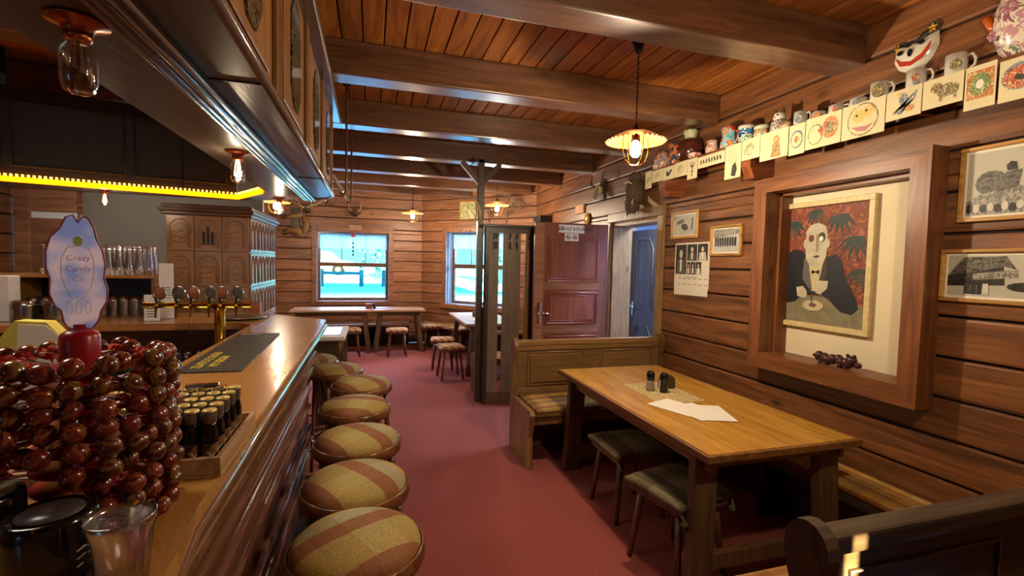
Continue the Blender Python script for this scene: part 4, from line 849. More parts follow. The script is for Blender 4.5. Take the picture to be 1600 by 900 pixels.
for l,x,y,r in (('far stool under the left window table',-.34,8.36,.1),('far stool under the middle of the window tables',.43,8.25,0),('far stool at the right end of the window tables',1.05,8.72,.2),('corner table stool, farther of the two in the aisle',1.05,7.12,-.12),('corner table stool, nearest in the aisle',1.07,6.50,.08),('small stool behind the corner table leg',1.55,8.25,.5)):
    pad_stool(l,(x,y,0),r,.36,'plaidF',False,'pale padded stools round the far tables')
t=thing('fixed_bench','long low bench under the far window with pale cushion','bench',(-.5,9.3,0))
b=B(); b.box((-2.0,9.02,.40),(.72,9.49,.44),.004); part('seat',b,M['ftab'],t,True)
b=B(); b.box((-2.0,9.36,.0),(.72,9.40,.40)); part('front_board',b,M['black'],t,True)
t=thing('fixed_bench','short low bench under the angled corner window','bench',(1.6,8.4,0))
b=B(); 
def TAp(x,y,z): return TA@Vector((x,y,z))
b.prism([TAp(.12,-.01,.40),TAp(.25,-.40,.40),TAp(2.3,-.40,.40),TAp(2.45,-.01,.40)],(0,0,.045)); part('seat',b,M['ftab'],t,True)
b=B(); b.prism([TAp(.3,-.2,0),TAp(.3,-.24,0),TAp(2.3,-.24,0),TAp(2.3,-.2,0)],(0,0,.40)); part('front_board',b,M['darkw'],t,True)
# condiments on the far tables
t=thing('napkin_holder','small dark napkin and shaker set on the window table','napkin holder',(.0,8.75,.76))
b=B(); b.box((-.09,-.03,0),(.02,.03,.09),.01); part('napkins',b,M['corbel'],t); b=B(); b.lathe([(0,0),(.025,0),(.025,.08),(.015,.1),(0,.1)],(.06,0,0),12); part('shaker',b,M['black'],t)
b=B(); b.box((-.22,8.65,.7603),(.28,8.85,.762)); 
b.bm.verts.ensure_lookup_table(); solo('table_mat',b,plain('dark_mat','#5b4a40',.7),'thin dark mat lying on the window table','mat')
t=thing('napkin_holder','small dark condiment set on the corner table','napkin holder',(1.62,7.4,.76)); b=B(); b.box((-.05,-.04,0),(.05,.04,.07),.01); part('napkins',b,M['ink'],t); b=B(); b.lathe([(0,0),(.022,0),(.022,.08),(0,.1)],(.09,0,0),12); part('shaker',b,M['chrome'],t)
for l,x,y in (('white menu sheet on the corner table, far side',1.5,7.75),('white menu sheet on the corner table, near side',1.6,7.0)):
    b=B(); b.box((x-.1,y-.14,.7603),(x+.1,y+.14,.7615)); solo('menu_sheet',b,M['paper'],l,'paper')
# hanging window star
t=thing('window_ornament','red straw star with a string of beads hanging in the far window','ornament',(-.33,9.42,1.7))
b=B(); b.prism([((.07 if i%2==0 else .03)*math.sin(i*PI/6),0,.39+(.07 if i%2==0 else .03)*math.cos(i*PI/6)) for i in range(12)],(0,.01,0)); part('star',b,plain('ornament_red','#b02a3a',.5),t)
b=B(); b.cyl((0,.005,0),(0,.005,.34),.003,seg=6); 
for z in (.02,.09,.16,.24): b.sph((0,.005,z),(.018,.01,.022),8,6)
part('bead_string',b,M['ink'],t)
# ================================================================== WALL TROPHIES
t=thing('antler_trophy','carved wooden stag figure with spread arms left of the far window','trophy',(-1.36,9.49,2.05))
b=B(); b.tube([(-.18,-.06,.02),(-.05,-.1,.1),(.08,-.12,.08),(.16,-.1,-.02)],[.03,.06,.07,.05],10); b.tube([(.16,-.1,0),(.22,-.09,.2),(.16,-.1,.38)],[.05,.06,.04],10); b.tube([(-.2,-.08,.3),(-.02,-.12,.34),(.16,-.1,.38)],[.03,.04,.05],10); b.tube([(-.18,-.06,.02),(-.25,-.06,.12)],[.03,.02],8); part('body',b,M['carve'],t)
b=B(); b.sph((.22,-.12,.45),(.07,.06,.05)); b.cyl((.22,-.15,.44),(.3,-.2,.42),.03,.015); part('head',b,M['fur'],t)
b=B()
for s in (-1,1):
    b.tube([(.2,-.11,.48),(.2+s*.1,-.1,.56),(.2+s*.2,-.08,.58),(.2+s*.28,-.08,.66)],[.015,.014,.011,.004],6); b.tube([(.2+s*.1,-.1,.56),(.2+s*.1,-.1,.66)],[.01,.003],6)
part('antler',b,M['bone'],t)
b=B(); b.box((-.05,-.03,.0),(.1,-.0,.5),.01); part('backboard',b,M['darkw'],t)
t=thing('mounted_head','small mounted animal head above the far window','trophy',(-.30,9.49,2.44))
b=B(); b.sph((0,-.08,.06),(.07,.09,.07)); b.cyl((0,-.12,.05),(.02,-.2,.0),.045,.02); b.cyl((0,0,.07),(0,-.06,.07),.06,.06); part('head',b,M['fur'],t)
b=B()
for s,h in ((-1,.1),(1,.2)): b.tube([(s*.04,-.07,.1),(s*.1,-.07,.14),(s*.12,-.06,.12+h)],[.014,.011,.004],6)
part('horn',b,M['bone'],t)
for s in (-1,1):
    b=B(); b.sph((s*.075,-.07,.07),(.035,.012,.02),8,6); part('ear',b,M['fur'],t)
t=thing('wooden_plaque','small pale wooden name plaque above the far window','plaque',(-.29,9.475,2.20)); b=B(); b.box((-.11,-.005,0),(.11,.004,.08),.004); part('board',b,M['ftab'],t); 
text('lettering','A 1 2 B N',.045,M['leg'],t,basis((-.29,9.468,2.24),(1,0,0),(0,0,1)))
# fur head with moustache on the right wall under the shelf
t=thing('mounted_head','shaggy brown boar head hanging left of the shelf above the doorway','trophy',(2.69,4.38,2.22))
b=B(); b.sph((-.06,0,.17),(.09,.115,.16),20,14); b.sph((-.09,0,.03),(.07,.085,.08),16,10); b.sph((-.07,-.0,.32),(.06,.10,.06)); part('head',b,M['fur'],t)
b=B()
random.seed(5)
for i in range(140):
    a=random.uniform(-1.4,1.4); z=random.uniform(-.02,.3); r=.105 if z>.06 else .085
    p=Vector((-.04-.09*math.cos(a),r*1.05*math.sin(a),z)); b.tube([p,p+Vector((-.012,random.uniform(-.01,.01),-.03)),p+Vector((-.006,random.uniform(-.015,.015),-.065))],[.006,.005,.001],4)
part('bristles',b,M['fur'],t,stuff=True)
b=B(); b.tube([(-.13,.06,.24),(-.16,.03,.27),(-.165,0,.255),(-.16,-.03,.27),(-.13,-.06,.24)],[.004,.01,.013,.01,.004],8); part('moustache',b,M['bone'],t)
b=B()
for s in (-1,1): b.tube([(-.12,s*.06,.03),(-.14,s*.08,.06),(-.12,s*.09,.1)],[.01,.008,.002],6)
part('tusk',b,M['bone'],t)
# lace/branch sprig next to it
b=B()
random.seed(9)
for i in range(14):
    y=4.22-.02*i; b.tube([(2.685,y,2.3-.012*i),(2.675,y-.02,2.33-.012*i),(2.68,y-.03,2.27-.012*i)],.004,4)
b.tube([(2.688,4.26,2.3),(2.688,3.93,2.13)],.004,5); solo('dried_sprig',b,M['bone'],'pale dried sprig beside the boar head above the doorway','sprig')
# small skull
t=thing('animal_skull','small horned animal skull on right wall between beam and near lamp','skull',(2.69,5.22,2.42))
b=B(); b.sph((-.05,0,.12),(.045,.06,.06)); b.cyl((-.06,0,.1),(-.11,.02,.0),.04,.02,10); part('skull',b,M['bone'],t)
b=B()
for s in (-1,1): b.tube([(-.05,s*.04,.16),(-.09,s*.13,.18),(-.07,s*.16,.32)],[.014,.012,.003],6)
part('horn',b,M['fur'],t)
b=B(); b.prism([(-.012,y*.07,.12+z*.12) for y,z in ((-.6,-1),(.6,-1),(1,0),(.7,1),(-.7,1),(-1,0))],(.01,0,0)); part('shield',b,M['darkw'],t)
for s in (-1,1):
    b=B(); b.sph((-.085,s*.028,.12),(.012,.012,.014),8,6); part('eye_socket',b,M['black'],t)
# items above the doors
b=B(); b.box((2.675,5.72,2.31),(2.70,5.98,2.43),.003); solo('number_plaque',b,plain('orange_plaque','#d99a62',.6),'small square orange wooden plaque on wall above the maroon door','plaque')
t=thing('round_toy','yellow smiling round badge peeking over the maroon door','badge',(2.685,5.62,2.14)); b=B(); b.lathe([(0,0),(.075,0),(.08,.006),(.075,.012),(0,.014)],(0,0,.08),20,mat=Matrix.Rotation(-PI/2,4,'Y')); part('badge',b,plain('badge_yellow','#dfa11c',.4),t)
b=B(); b.tube([(-.016,.04*math.cos(a),.08+.04*math.sin(a)) for a in [PI+i*PI/8 for i in range(9)]],.003,5); part('smile',b,M['ink'],t)
b=B(); b.box((2.50,6.9,2.20),(2.7,7.22,2.38),.006); solo('loudspeaker',b,M['black'],'small black loudspeaker box behind top of the maroon door','speaker')
# picture and branch on angled wall
t=thing('framed_picture','small green landscape picture above the angled window','picture',tuple(TAp(1.12,-.01,2.42)))
b=B(); w,h=.19,.17
for (x0,y0,x1,y1) in ((-w,-h,w,-h+.02),(-w,h-.02,w,h),(-w,-h+.02,-w+.02,h-.02),(w-.02,-h+.02,w,h-.02)): b.box((x0,-.015,y0+h),(x1,0,y1+h),.003)
bmesh.ops.rotate(b.bm,verts=b.bm.verts,cent=(0,0,0),matrix=Matrix.Rotation(ang,3,'Z')); part('frame',b,M['frame'],t)
b=B(); b.box((-w+.018,-.008,.018),(w-.018,-.003,2*h-.018)); bmesh.ops.rotate(b.bm,verts=b.bm.verts,cent=(0,0,0),matrix=Matrix.Rotation(ang,3,'Z')); part('picture_print',b,blotch('landscape',('#7d7a4a','#c7b88a','#8a9a5a','#c9bd94','#6f8a6a'),6,.5),t)
random.seed(13); b=B()
def br(p,d,l,r,k):
    q=p+d*l; b.tube([p,(p+q)/2+Vector((random.uniform(-.01,.01),0,random.uniform(-.01,.01))),q],[r,r*.85,r*.7],5)
    if k>0:
        for s in range(3): br(q,(d+Vector((random.uniform(-.7,.7),random.uniform(-.35,.1),random.uniform(-.5,.7)))).normalized(),l*.72,r*.65,k-1)
p0=TAp(2.0,-.14,2.2); br(p0,Vector((.1,-.1,1)).normalized(),.22,.018,4); solo('dried_branch',b,plain('branch_grey','#7d6a58',.8),'bare dried branch on the wall right of the angled window','branch')
b=B(); br(TAp(1.7,-.14,2.24),Vector((-.1,-.1,.5)).normalized(),.12,.014,4); solo('dried_branch',b,plain('root_brown','#6b5342',.8),'tangled brown root bundle above the coat screen','branch')
# hanging bent rods with tubes, right of the canopy end
random.seed(17)
for l,x,y,z0,zt in (('nearer bent hanging rod with a pale tube, beside the canopy end',-.195,4.02,2.14,2.995),('farther bent hanging rod with a pale tube, beside the canopy end',-.19,4.9,2.18,2.995),('short bent hanging rod under the canopy end',-.37,4.55,2.12,2.995)):
    t=thing('hanging_rod',l,'rod',(x,y,z0))
    b=B(); h=ZC-z0-.001; b.tube([(0,0,h),(0,0,.03),(-.012,0,.005),(-.03,0,.0),(-.045,0,.02)],.009,8); b.cyl((0,0,h-.02),(0,0,h),.03); part('rod',b,M['stoolw'],t)
    b=B(); b.cyl((-.03,0,.02),(-.10,.0,.15),.016,.014); part('tube',b,M['wire'],t)
    b=B(); b.cyl((-.10,.0,.15),(-.108,0,.165),.014,.01); part('tube_cap',b,M['black'],t)
# ================================================================== TILED STOVE
SX0,SX1,SY0,SY1=-1.79,-1.11,5.02,6.22
t=thing('tiled_stove','brown glazed tiled stove with arched relief tiles behind the bar','stove',((SX0+SX1)/2,(SY0+SY1)/2,0))
b=B(); b.box((SX0,SY0,0),(SX1,SY1,2.0),.01); part('body',b,M['tile'],t,True)
b=B(); b.box((SX0-.03,SY0-.04,2.0),(SX1+.03,SY1+.03,2.03),.008); b.box((SX0-.05,SY0-.06,2.03),(SX1+.05,SY1+.05,2.06),.01); b.box((SX0-.03,SY0-.03,2.06),(SX1+.03,SY1+.03,2.10),.01); part('cornice',b,M['tiled'],t,True)
def arch(cx,z0,w,h,n=10,pointed=False):
    r=w/2; zs=z0+h-r*(1.6 if pointed else 1)
    pts=[(cx-r,z0),(cx-r,zs)]
    for i in range(1,n):
        a=PI-PI*i/n
        if pointed: pts.append((cx+r*math.cos(a),zs+1.6*r*(1-abs(math.cos(a))**1.5)))
        else: pts.append((cx+r*math.cos(a),zs+r*math.sin(a)))
    pts+= [(cx+r,zs),(cx+r,z0)]; return pts
k=0; tw=(SX1-SX0)/3
for r_ in range(6):
    z0=.02+.33*r_
    for c_ in range(3):
        cx=SX0+tw*(c_+.5); k+=1
        b=B(); b.box((cx-tw/2+.004,SY0-.012,z0+.004),(cx+tw/2-.004,SY0-.001,z0+.326),.004)
        A=arch(cx,z0+.03,tw*.72,.26); b.tube([(x,SY0-.016,z) for x,z in A],.009,6); 
        A=arch(cx,z0+.045,tw*.52,.21); b.tube([(x,SY0-.014,z) for x,z in A],.004,6)
        tl=part('relief_tile',b,M['grout'],t,True)
        if r_==5 and c_==1:
            b=B(); 
            for dx,h in ((-.035,.12),(0,.17),(.035,.12)): b.prism([(cx+dx+(x),SY0-.015,z) for x,z in arch(0,z0+.06,.022,h,6)],(0,-.004,0))
            part('vent_grille',b,M['stovedark'],tl,True)
        else:
            random.seed(k); b=B()
            for q in range(3):
                x=cx+random.uniform(-.03,.03); z=z0+.08+q*.05; b.tube([(x-.05,SY0-.014,z),(x-.02,SY0-.016,z+random.uniform(-.02,.03)),(x+.02,SY0-.016,z+random.uniform(-.03,.02)),(x+.05,SY0-.014,z+.01)],.004,5)
            part('relief_motif',b,M['tile'],tl,True)
th=(SY1-SY0)/4
for r_ in range(6):
    z0=.02+.33*r_
    for c_ in range(4):
        cy=SY0+th*(c_+.5); b=B(); b.box((SX1+.001,cy-th/2+.004,z0+.004),(SX1+.012,cy+th/2-.004,z0+.326),.004)
        for dy in (-.07,.07): b.tube([(SX1+.014,cy+dy+x,z) for x,z in arch(0,z0+.03,.12,.26,10,True)],.009,6)
        part('relief_tile',b,plain('stove_side','#b08f72',.12,.1,8) if False else M['grout'],t,True)
random.seed(23)
# ================================================================== BAR COUNTER
ZB=1.12
outer=[(-.30,-1.2),(-.31,.9),(-.33,1.05),(-.355,4.18),(-1.0,4.80),(-3.58,4.80),(-3.58,4.05),(-.97,4.05),(-.85,3.92),(-.85,-1.2)]
t=thing('bar_counter','long glossy wooden bar counter along the left with mouldings','counter',(-.6,2.0,0))
b=B(); b.prism([(x,y,ZB-.05) for x,y in outer],(0,0,.05)); bmesh.ops.bevel(b.bm,geom=[e for e in b.bm.edges if abs(e.verts[0].co.z-e.verts[1].co.z)<1e-5],offset=.008,segments=2,affect='EDGES'); part('countertop',b,M['bar'],t,True)
def off(d): return [(-.30-d,-1.2),(-.31-d,.9),(-.33-d,1.05),(-.355-d,3.3+.9*(d<.03)*0+.88-d),(-.62,4.43-d),(-1.0,4.80-d)]
b=B(); b.tube([(-.303,-1.2,ZB-.05),(-.314,.9,ZB-.05),(-.334,1.05,ZB-.05),(-.355,4.17,ZB-.05),(-.99,4.785,ZB-.05)],.014,8); part('edge_moulding',b,M['barm'],t,True)
b=B(); b.box((-.43,-1.2,.12),(-.39,3.30,ZB-.052)); b.prism([(-.43,3.3,.12),(-.39,3.3,.12),(-.39,3.32,.12),(-.85,4.0,.12),(-.9,3.95,.12)],(0,0,ZB-.172)); b.box((-3.5,4.5,.0),(-.95,4.55,ZB-.052)); part('front_panel',b,M['barf'],t,True)
for z,r,dx in ((1.0,.022,.055),(.90,.016,.036),(.78,.014,.024),(.66,.014,.020),(.52,.014,.026),(.36,.014,.03)):
    b=B(); b.box((-.392,-1.2,z-r),(-.392+dx,3.30,z+r),.010); part('front_moulding',b,M['barm'],t,True)
b=B(); b.box((-.43,-1.2,.0),(-.33,3.28,.12),.006); part('kick_step',b,M['blackg'],t,True)
b=B(); b.cyl((-.30,-1.2,.22),(-.30,3.25,.22),.018)
for y in (.3,1.3,2.3,3.2): b.cyl((-.30,y,.22),(-.395,y,.22),.012)
part('foot_rail',b,M['steel'],t,True)
b=B(); b.box((-.85,-1.2,.0),(-.82,3.95,ZB-.052)); b.box((-3.5,4.1,0),(-.95,4.13,.7)); b.box((-3.5,4.1,.7),(-.95,4.48,.72)); part('inner_panel',b,M['black'],t,True)
# inner worktop with sink unit
t=thing('inner_worktop','low dark steel worktop inside the bar','worktop',(-1.2,2.0,0)); b=B(); b.box((-1.3,-1.0,.84),(-.852,3.95,.88),.004); part('worktop',b,M['blackg'],t,True); b=B(); b.box((-1.28,-1.0,0),(-.9,3.93,.84)); part('base',b,M['black'],t,True)
# bar mat
t=thing('bar_mat','long black rubber bar mat with yellow lettering on the counter','mat',(-.7,2.9,ZB)); Z1=ZB+.001
b=B(); b.prism([(-.80,2.30,Z1),(-.545,2.29,Z1),(-.575,3.40,Z1),(-.82,3.42,Z1)],(0,0,.006)); part('mat',b,M['rub'],t,True)
text('lettering','ZLATO Z SUDU',.055,M['yel'],t,basis((-.722,2.55,Z1+.0065),(0.03,-1,0),(1,0,0)) if False else basis((-.745,2.56,Z1+.0065),(-.02,1,0),(-1,0,0)))
text('lettering','MY BEGIN',.055,M['yel'],t,basis((-.685,2.52,Z1+.0065),(-.02,1,0),(-1,0,0)))
text('lettering','Pilsner',.04,M['paper'],t,basis((-.74,3.37,Z1+.0065),(1,0,0),(0,1,0)))
# ---- beer tap
t=thing('beer_tap','brass beer tap tower with six oval badges at the far end of bar','beer tap',(-1.02,3.75,.88))
b=B(); b.lathe([(0,0),(.06,0),(.06,.015),(.035,.03),(.033,.36),(.04,.38),(0,.38)],(-1.02,3.75,.88),20); part('column',b,M['brass'],t,True)
b=B(); b.cyl((-1.47,3.75,1.285),(-.80,3.75,1.285),.022,seg=14); b.cyl((-1.02,3.75,1.25),(-1.02,3.75,1.29),.036); part('cross_tube',b,M['brass'],t,True)
b=B(); b.box((-.82,3.72,1.215),(-.76,3.80,1.30),.004); part('end_block',b,M['corbel'],t,True)
for i,x in enumerate((-1.375,-1.26,-1.175,-1.065,-1.0,-.90)):
    b=B(); b.cyl((x,3.75,1.285),(x,3.68,1.275),.011,seg=10); b.cyl((x,3.68,1.285),(x,3.67,1.205),.009,.006,10); b.sph((x,3.68,1.285),.014); fa=part('faucet',b,M['brass'],t,True)
    b=B(); b.cyl((x,3.69,1.29),(x,3.68,1.345),.006,.011,10); part('lever',b,M['black'],fa,True)
    b=B(); b.sph((x-.008,3.755,1.365),(.034,.008,.046),20,12); bd=part('badge',b,[M['corbel'],M['badged']][i%2],t,True)
    b=B(); b.tube([(x-.008+.036*math.cos(a),3.753,1.365+.048*math.sin(a)) for a in [j*PI/10 for j in range(20)]],.006,8,True); part('badge_rim',b,M['chrome'],bd,True)
    b=B(); b.cyl((x-.008,3.755,1.3),(x-.008,3.755,1.325),.008,seg=8); part('badge_stem',b,M['brass'],t,True)
# drip tray on far arm
b=B(); b.lathe([(0,0),(.09,0),(.17,.012),(.172,.02),(.16,.018),(.08,.006),(0,.006)],(-1.0,4.3,ZB+.0005),28); solo('serving_tray',b,M['steel'],'round steel tray on the far arm of the bar behind the taps','tray')
# ---- back shelf unit on the far arm of the bar
t=thing('glass_shelf_unit','wooden shelf unit with beer glasses on the far arm of the bar','shelf unit',(-2.6,4.55,ZB+.0005)); Zs=ZB+.0005
b=B(); b.box((-3.5,4.42,1.435),(-1.66,4.74,1.46),.003); part('shelf',b,M['bar'],t,True)
for x in (-3.48,-2.58,-1.685):
    b=B(); b.box((x,4.43,Zs),(x+.025,4.73,1.434)); part('side_board',b,M['canopy'],t,True)
b=B(); b.box((-3.5,4.73,Zs),(-1.66,4.74,1.434)); part('back_board',b,M['black'],t,True)
def beer_glass(name,label,loc,h=.22,r=.036,flip=True,grp='',seg=14):
    t=thing(name,label,'glass',loc,0,grp); b=B()
    pr=[(0,0),(r*.7,0),(r*.75,.012),(r*.7,h*.3),(r,h*.75),(r,h),(r-.003,h),(r-.004,h*.7),(r*.6,h*.3),(r*.6,.02),(0,.02)]
    if flip: pr=[(a,h-z) for a,z in pr]
    b.lathe(pr,seg=seg); part('bowl',b,M['glass'],t); return t
g0=None
for j in range(2):
    for i in range(11):
        x=-1.72-.068*i-.02*j; y=4.50+.14*j; loc=(x,y,1.4605); lb='inverted beer glass on top of the shelf unit, %s row'%('front' if j==0 else 'back'); gr='beer glasses on top of the shelf unit'
        if g0 is None: g0=beer_glass('beer_glass',lb,loc,.235,.034,True,gr)
        else: dup(g0,loc,0,lb,gr)
g1=None
for j in range(2):
    for i in range(12):
        x=-1.75-.072*i; loc=(x,4.50+.12*j,Zs+.0005); lb='upright glass inside the right bay of the shelf unit, %s row'%('front' if j==0 else 'back'); gr='glasses inside the shelf unit'
        if g1 is None: g1=beer_glass('beer_glass',lb,loc,.16,.032,False,gr)
        else: dup(g1,loc,0,lb,gr)
for i in range(5):
    dup(g1,(-2.68-.09*i,4.5,Zs+.0005),0,'upright glass inside the left bay of the shelf unit','glasses in the left bay')
for i in range(5):
    dup(g0,(-2.75-.09*i,4.55,1.4605),0,'tall clear glass at the left end above the shelf unit','tall glasses at the left end')
for i in range(9):
    dup(g1,(-1.15-.075*i,4.25,.7205),0,'glass stored in the dark niche below the far counter','glasses below the far counter')
for l,x in (('ridged steel mug below the shelf, left one',-2.42),('ridged steel mug below the shelf, right one',-2.24)):
    t=thing('steel_mug',l,'mug',(x,4.30,ZB+.0005)); b=B(); b.lathe([(0,0),(.07,0),(.075,.01),(.068,.06),(.075,.11),(.07,.15),(.064,.15),(.06,.01),(0,.01)],seg=20); part('cup',b,M['steel'],t)
    b=B(); b.tube([(.068,0,.12),(.105,0,.12),(.11,0,.05),(.07,0,.03)],.007,8); part('handle',b,M['steel'],t)
t=thing('control_box','white electric control box with green and red buttons at the left edge','control box',(-2.62,4.36,Zs)); 
b=B(); b.box((-2.75,4.28,ZB+.001),(-2.5,4.40,ZB+.33),.006); part('housing',b,M['white'],t,True)
for z,m in ((1.36,plain('button_green','#1f8a4a',.4)),(1.29,plain('button_red','#a02a3a',.4))):
    b=B(); b.cyl((-2.63,4.28,z),(-2.63,4.262,z),.022); part('button',b,m,t,True)
for l,x,y,z in (('white acrylic drinks menu at right end of the shelf unit',-1.57,4.38,.44),('lower white menu card leaning in front of the shelf unit',-1.61,4.22,.20)):
    t=thing('menu_stand',l,'menu',(x,y,ZB+.0005)); b=B(); b.box((-.045,0,0),(.055,.006,z),.001); part('sheet',b,M['white'],t); b=B(); b.box((-.05,-.03,0),(.06,.05,.005)); part('base',b,M['glass'],t)
    b=B()
    for i in range(5): b.box((-.03,-.001,z*.55-.02*i),(.035,0,z*.55-.02*i+.006))
    part('printed_line',b,M['ink'],t)
# cabinet with glass top at the bar end
t=thing('display_cabinet','small white-topped glass-door cabinet at the far end of the bar','cabinet',(-.34,4.62,0))
b=B(); b.box((-.50,4.42,.90),(-.22,5.15,.935),.006); part('top',b,M['white'],t,True)
b=B(); b.box((-.49,4.43,.0),(-.27,5.14,.90)); part('body',b,M['darkw'],t,True)
b=B(); b.box((-.27,4.44,0.02),(-.23,4.48,.9)); b.box((-.27,5.09,.02),(-.23,5.13,.9)); b.box((-.27,4.48,.84),(-.23,5.09,.9)); b.box((-.27,4.48,.02),(-.23,5.09,.08)); part('door_frame',b,M['chrome'],t,True)
b=B(); b.box((-.255,4.481,.081),(-.25,5.089,.839)); part('door_glass',b,M['glass'],t,True)
b=B(); b.box((-.46,4.55,.9355),(-.27,5.05,.938)); solo('menu_sheet',b,plain('blue_menu','#5f8fa8',.15),'glossy blue-grey menu lying on the white-topped cabinet','menu')
# ================================================================== BAR STOOLS
def bar_stool(label,loc,rz,seatmat):
    t=thing('bar_stool',label,'bar stool',loc,rz,'round plaid bar stools along the bar'); h=.795; r=.188
    b=B(); b.lathe([(0,h+.040),(r*.4,h+.038),(r*.7,h+.031),(r*.88,h+.02),(r*.96,h+.006),(r*.99,h-.012),(r*.98,h-.03),(0,h-.03)],seg=40); part('seat_cushion',b,seatmat,t)
    b=B(); b.lathe([(r*.96,h-.05),(r+.008,h-.048),(r+.011,h-.03),(r+.007,h-.008),(r*1.0,h-.002),(r*.99,h-.012),(r*.97,h-.03)],seg=40); b.lathe([(0,h-.045),(r*.97,h-.045),(r*.97,h-.03),(0,h-.03)],seg=40); part('seat_ring',b,M['bent'],t)
    for k in range(4):
        a=PI/4+k*PI/2; c,s=math.cos(a),math.sin(a); b=B(); b.tube([(c*.15,s*.15,h-.045),(c*.165,s*.165,h-.25),(c*.175,s*.175,.2),(c*.185,s*.185,0)],[.017,.016,.015,.013],8); part('leg',b,M['bent'],t)
    for k in range(4):
        a0=PI/4+k*PI/2; b=B(); pts=[]
        for i in range(9):
            u=i/8; p0=Vector((math.cos(a0)*.168,math.sin(a0)*.168)); p1=Vector((math.cos(a0+PI/2)*.168,math.sin(a0+PI/2)*.168)); p=p0.lerp(p1,u); pts.append((p[0],p[1],h-.28+.22*math.sin(PI*u)))
        b.tube(pts,.009,6); part('arch_brace',b,M['bent'],t)
    b=B(); b.tube([(.172*math.cos(a),.172*math.sin(a),.28) for a in [i*PI/12 for i in range(24)]],.010,8,True); part('foot_ring',b,M['bent'],t)
    return t
M['plaidS']=plaid('plaid_stool_seat',(1,0),.40,('#a39156','#8a5a39','#9c9370','#ab8c45','#8f5f3c','#a89152'),soft=False,cross=True)
sl=['nearest round plaid bar stool at bottom of the photo','second round plaid bar stool from the camera','third round plaid bar stool from the camera','fourth round plaid bar stool from the camera','fifth round plaid bar stool, standing slightly out in the aisle','sixth round plaid bar stool, partly behind the bar corner','seventh round plaid bar stool, mostly hidden by the bar']
base=None
for l,(x,y),a in zip(sl,((-.035,1.405),(-.05,1.80),(-.055,2.25),(-.083,2.77),(-.055,3.27),(-.25,3.74),(-.45,4.0)),(2.1,.62,.62,1.35,.7,.5,.4)):
    if l.startswith('seventh'): x,y=-.45,4.13
    if base is None: base=bar_stool(l,(x,y,0),a,M['plaidS'])
    else: dup(base,(x,y,0),a,l)
# ================================================================== CANOPY OVER THE BAR
ZK=2.10
t=thing('bar_canopy','panelled oak canopy hanging over the bar with moulded edges','canopy',(-.5,2.0,ZK))
cout=[(-.29,-1.5),(-.29,3.95),(-.345,4.09),(-.41,4.17),(-.54,4.27),(-.73,4.42),(-1.1,4.62),(-3.58,4.62),(-3.58,4.1),(-2.41,4.09),(-1.08,4.45),(-.76,3.95),(-.76,-1.5)]
b=B(); b.prism([(x,y,ZK+.015) for x,y in cout],(0,0,.02),tint=.3); b.box((-.52,-1.5,ZK-.004),(-.44,4.2,ZK+.015),.004,.6); part('soffit',b,M['canopyd'],t,True)
for x,w in ((-.445,.008),(-.47,.012),(-.5,.008),(-.52,.008)):
    b=B(); b.tube([(x,-1.5,ZK-.002),(x,4.18,ZK-.002)],w,8); part('soffit_moulding',b,M['canopyr'],t,True)
for y in (1.52,3.14):
    b=B(); b.box((-.435,y-.003,ZK+.011),(-.295,y+.003,ZK+.0149)); part('soffit_joint',b,M['black'],t,True)
b=B(); b.box((-.32,-1.5,ZK+.036),(-.30,3.98,2.74)); b.prism([(-.30,3.98,ZK+.036),(-.32,3.98,ZK+.036),(-.73,4.40,ZK+.036),(-.72,4.43,ZK+.036)],(0,0,2.74-ZK-.036)); part('outer_panel',b,M['canopy'],t,True)
b=B(); b.tube([(-.291,-1.5,ZK+.02),(-.291,3.95,ZK+.02),(-.345,4.09,ZK+.02),(-.73,4.43,ZK+.02)],.014,8); part('edge_moulding',b,M['canopyr'],t,True)
b=B(); b.box((-.33,-1.5,2.70),(-.24,4.02,2.735),.006); b.tube([(-.265,-1.5,2.755),(-.265,4.05,2.755)],.026,10); b.tube([(-.245,-1.5,2.715),(-.245,4.05,2.715)],.014,8); part('cornice',b,M['canopyr'],t,True)
for y in (.98,1.70,2.42,3.14,3.85):
    b=B()
    for d in (-.035,0,.035): b.box((-.30,y+d-.010,ZK+.04),(-.285,y+d+.010,2.70),.004)
    part('pilaster',b,M['canopy'],t,True)
m_or=blotch('leaded_glass',('#15140f','#2b2a20','#6f6a50','#1d1c16'),55,.12,2,0)
for y in (.62,1.34,2.06,2.78,3.50):
    b=B(); b.box((-.30,y-.24,ZK+.07),(-.292,y+.24,2.66),.003); pn=part('door_panel',b,M['canopy'],t,True)
    b=B(); b.prism([(-.291,y-.11,2.28),(-.291,y-.04,2.20),(-.291,y+.04,2.20),(-.291,y+.11,2.28),(-.291,y+.11,2.54),(-.291,y+.04,2.62),(-.291,y-.04,2.62),(-.291,y-.11,2.54)],(.006,0,0)); part('leaded_pane',b,m_or,pn,True)
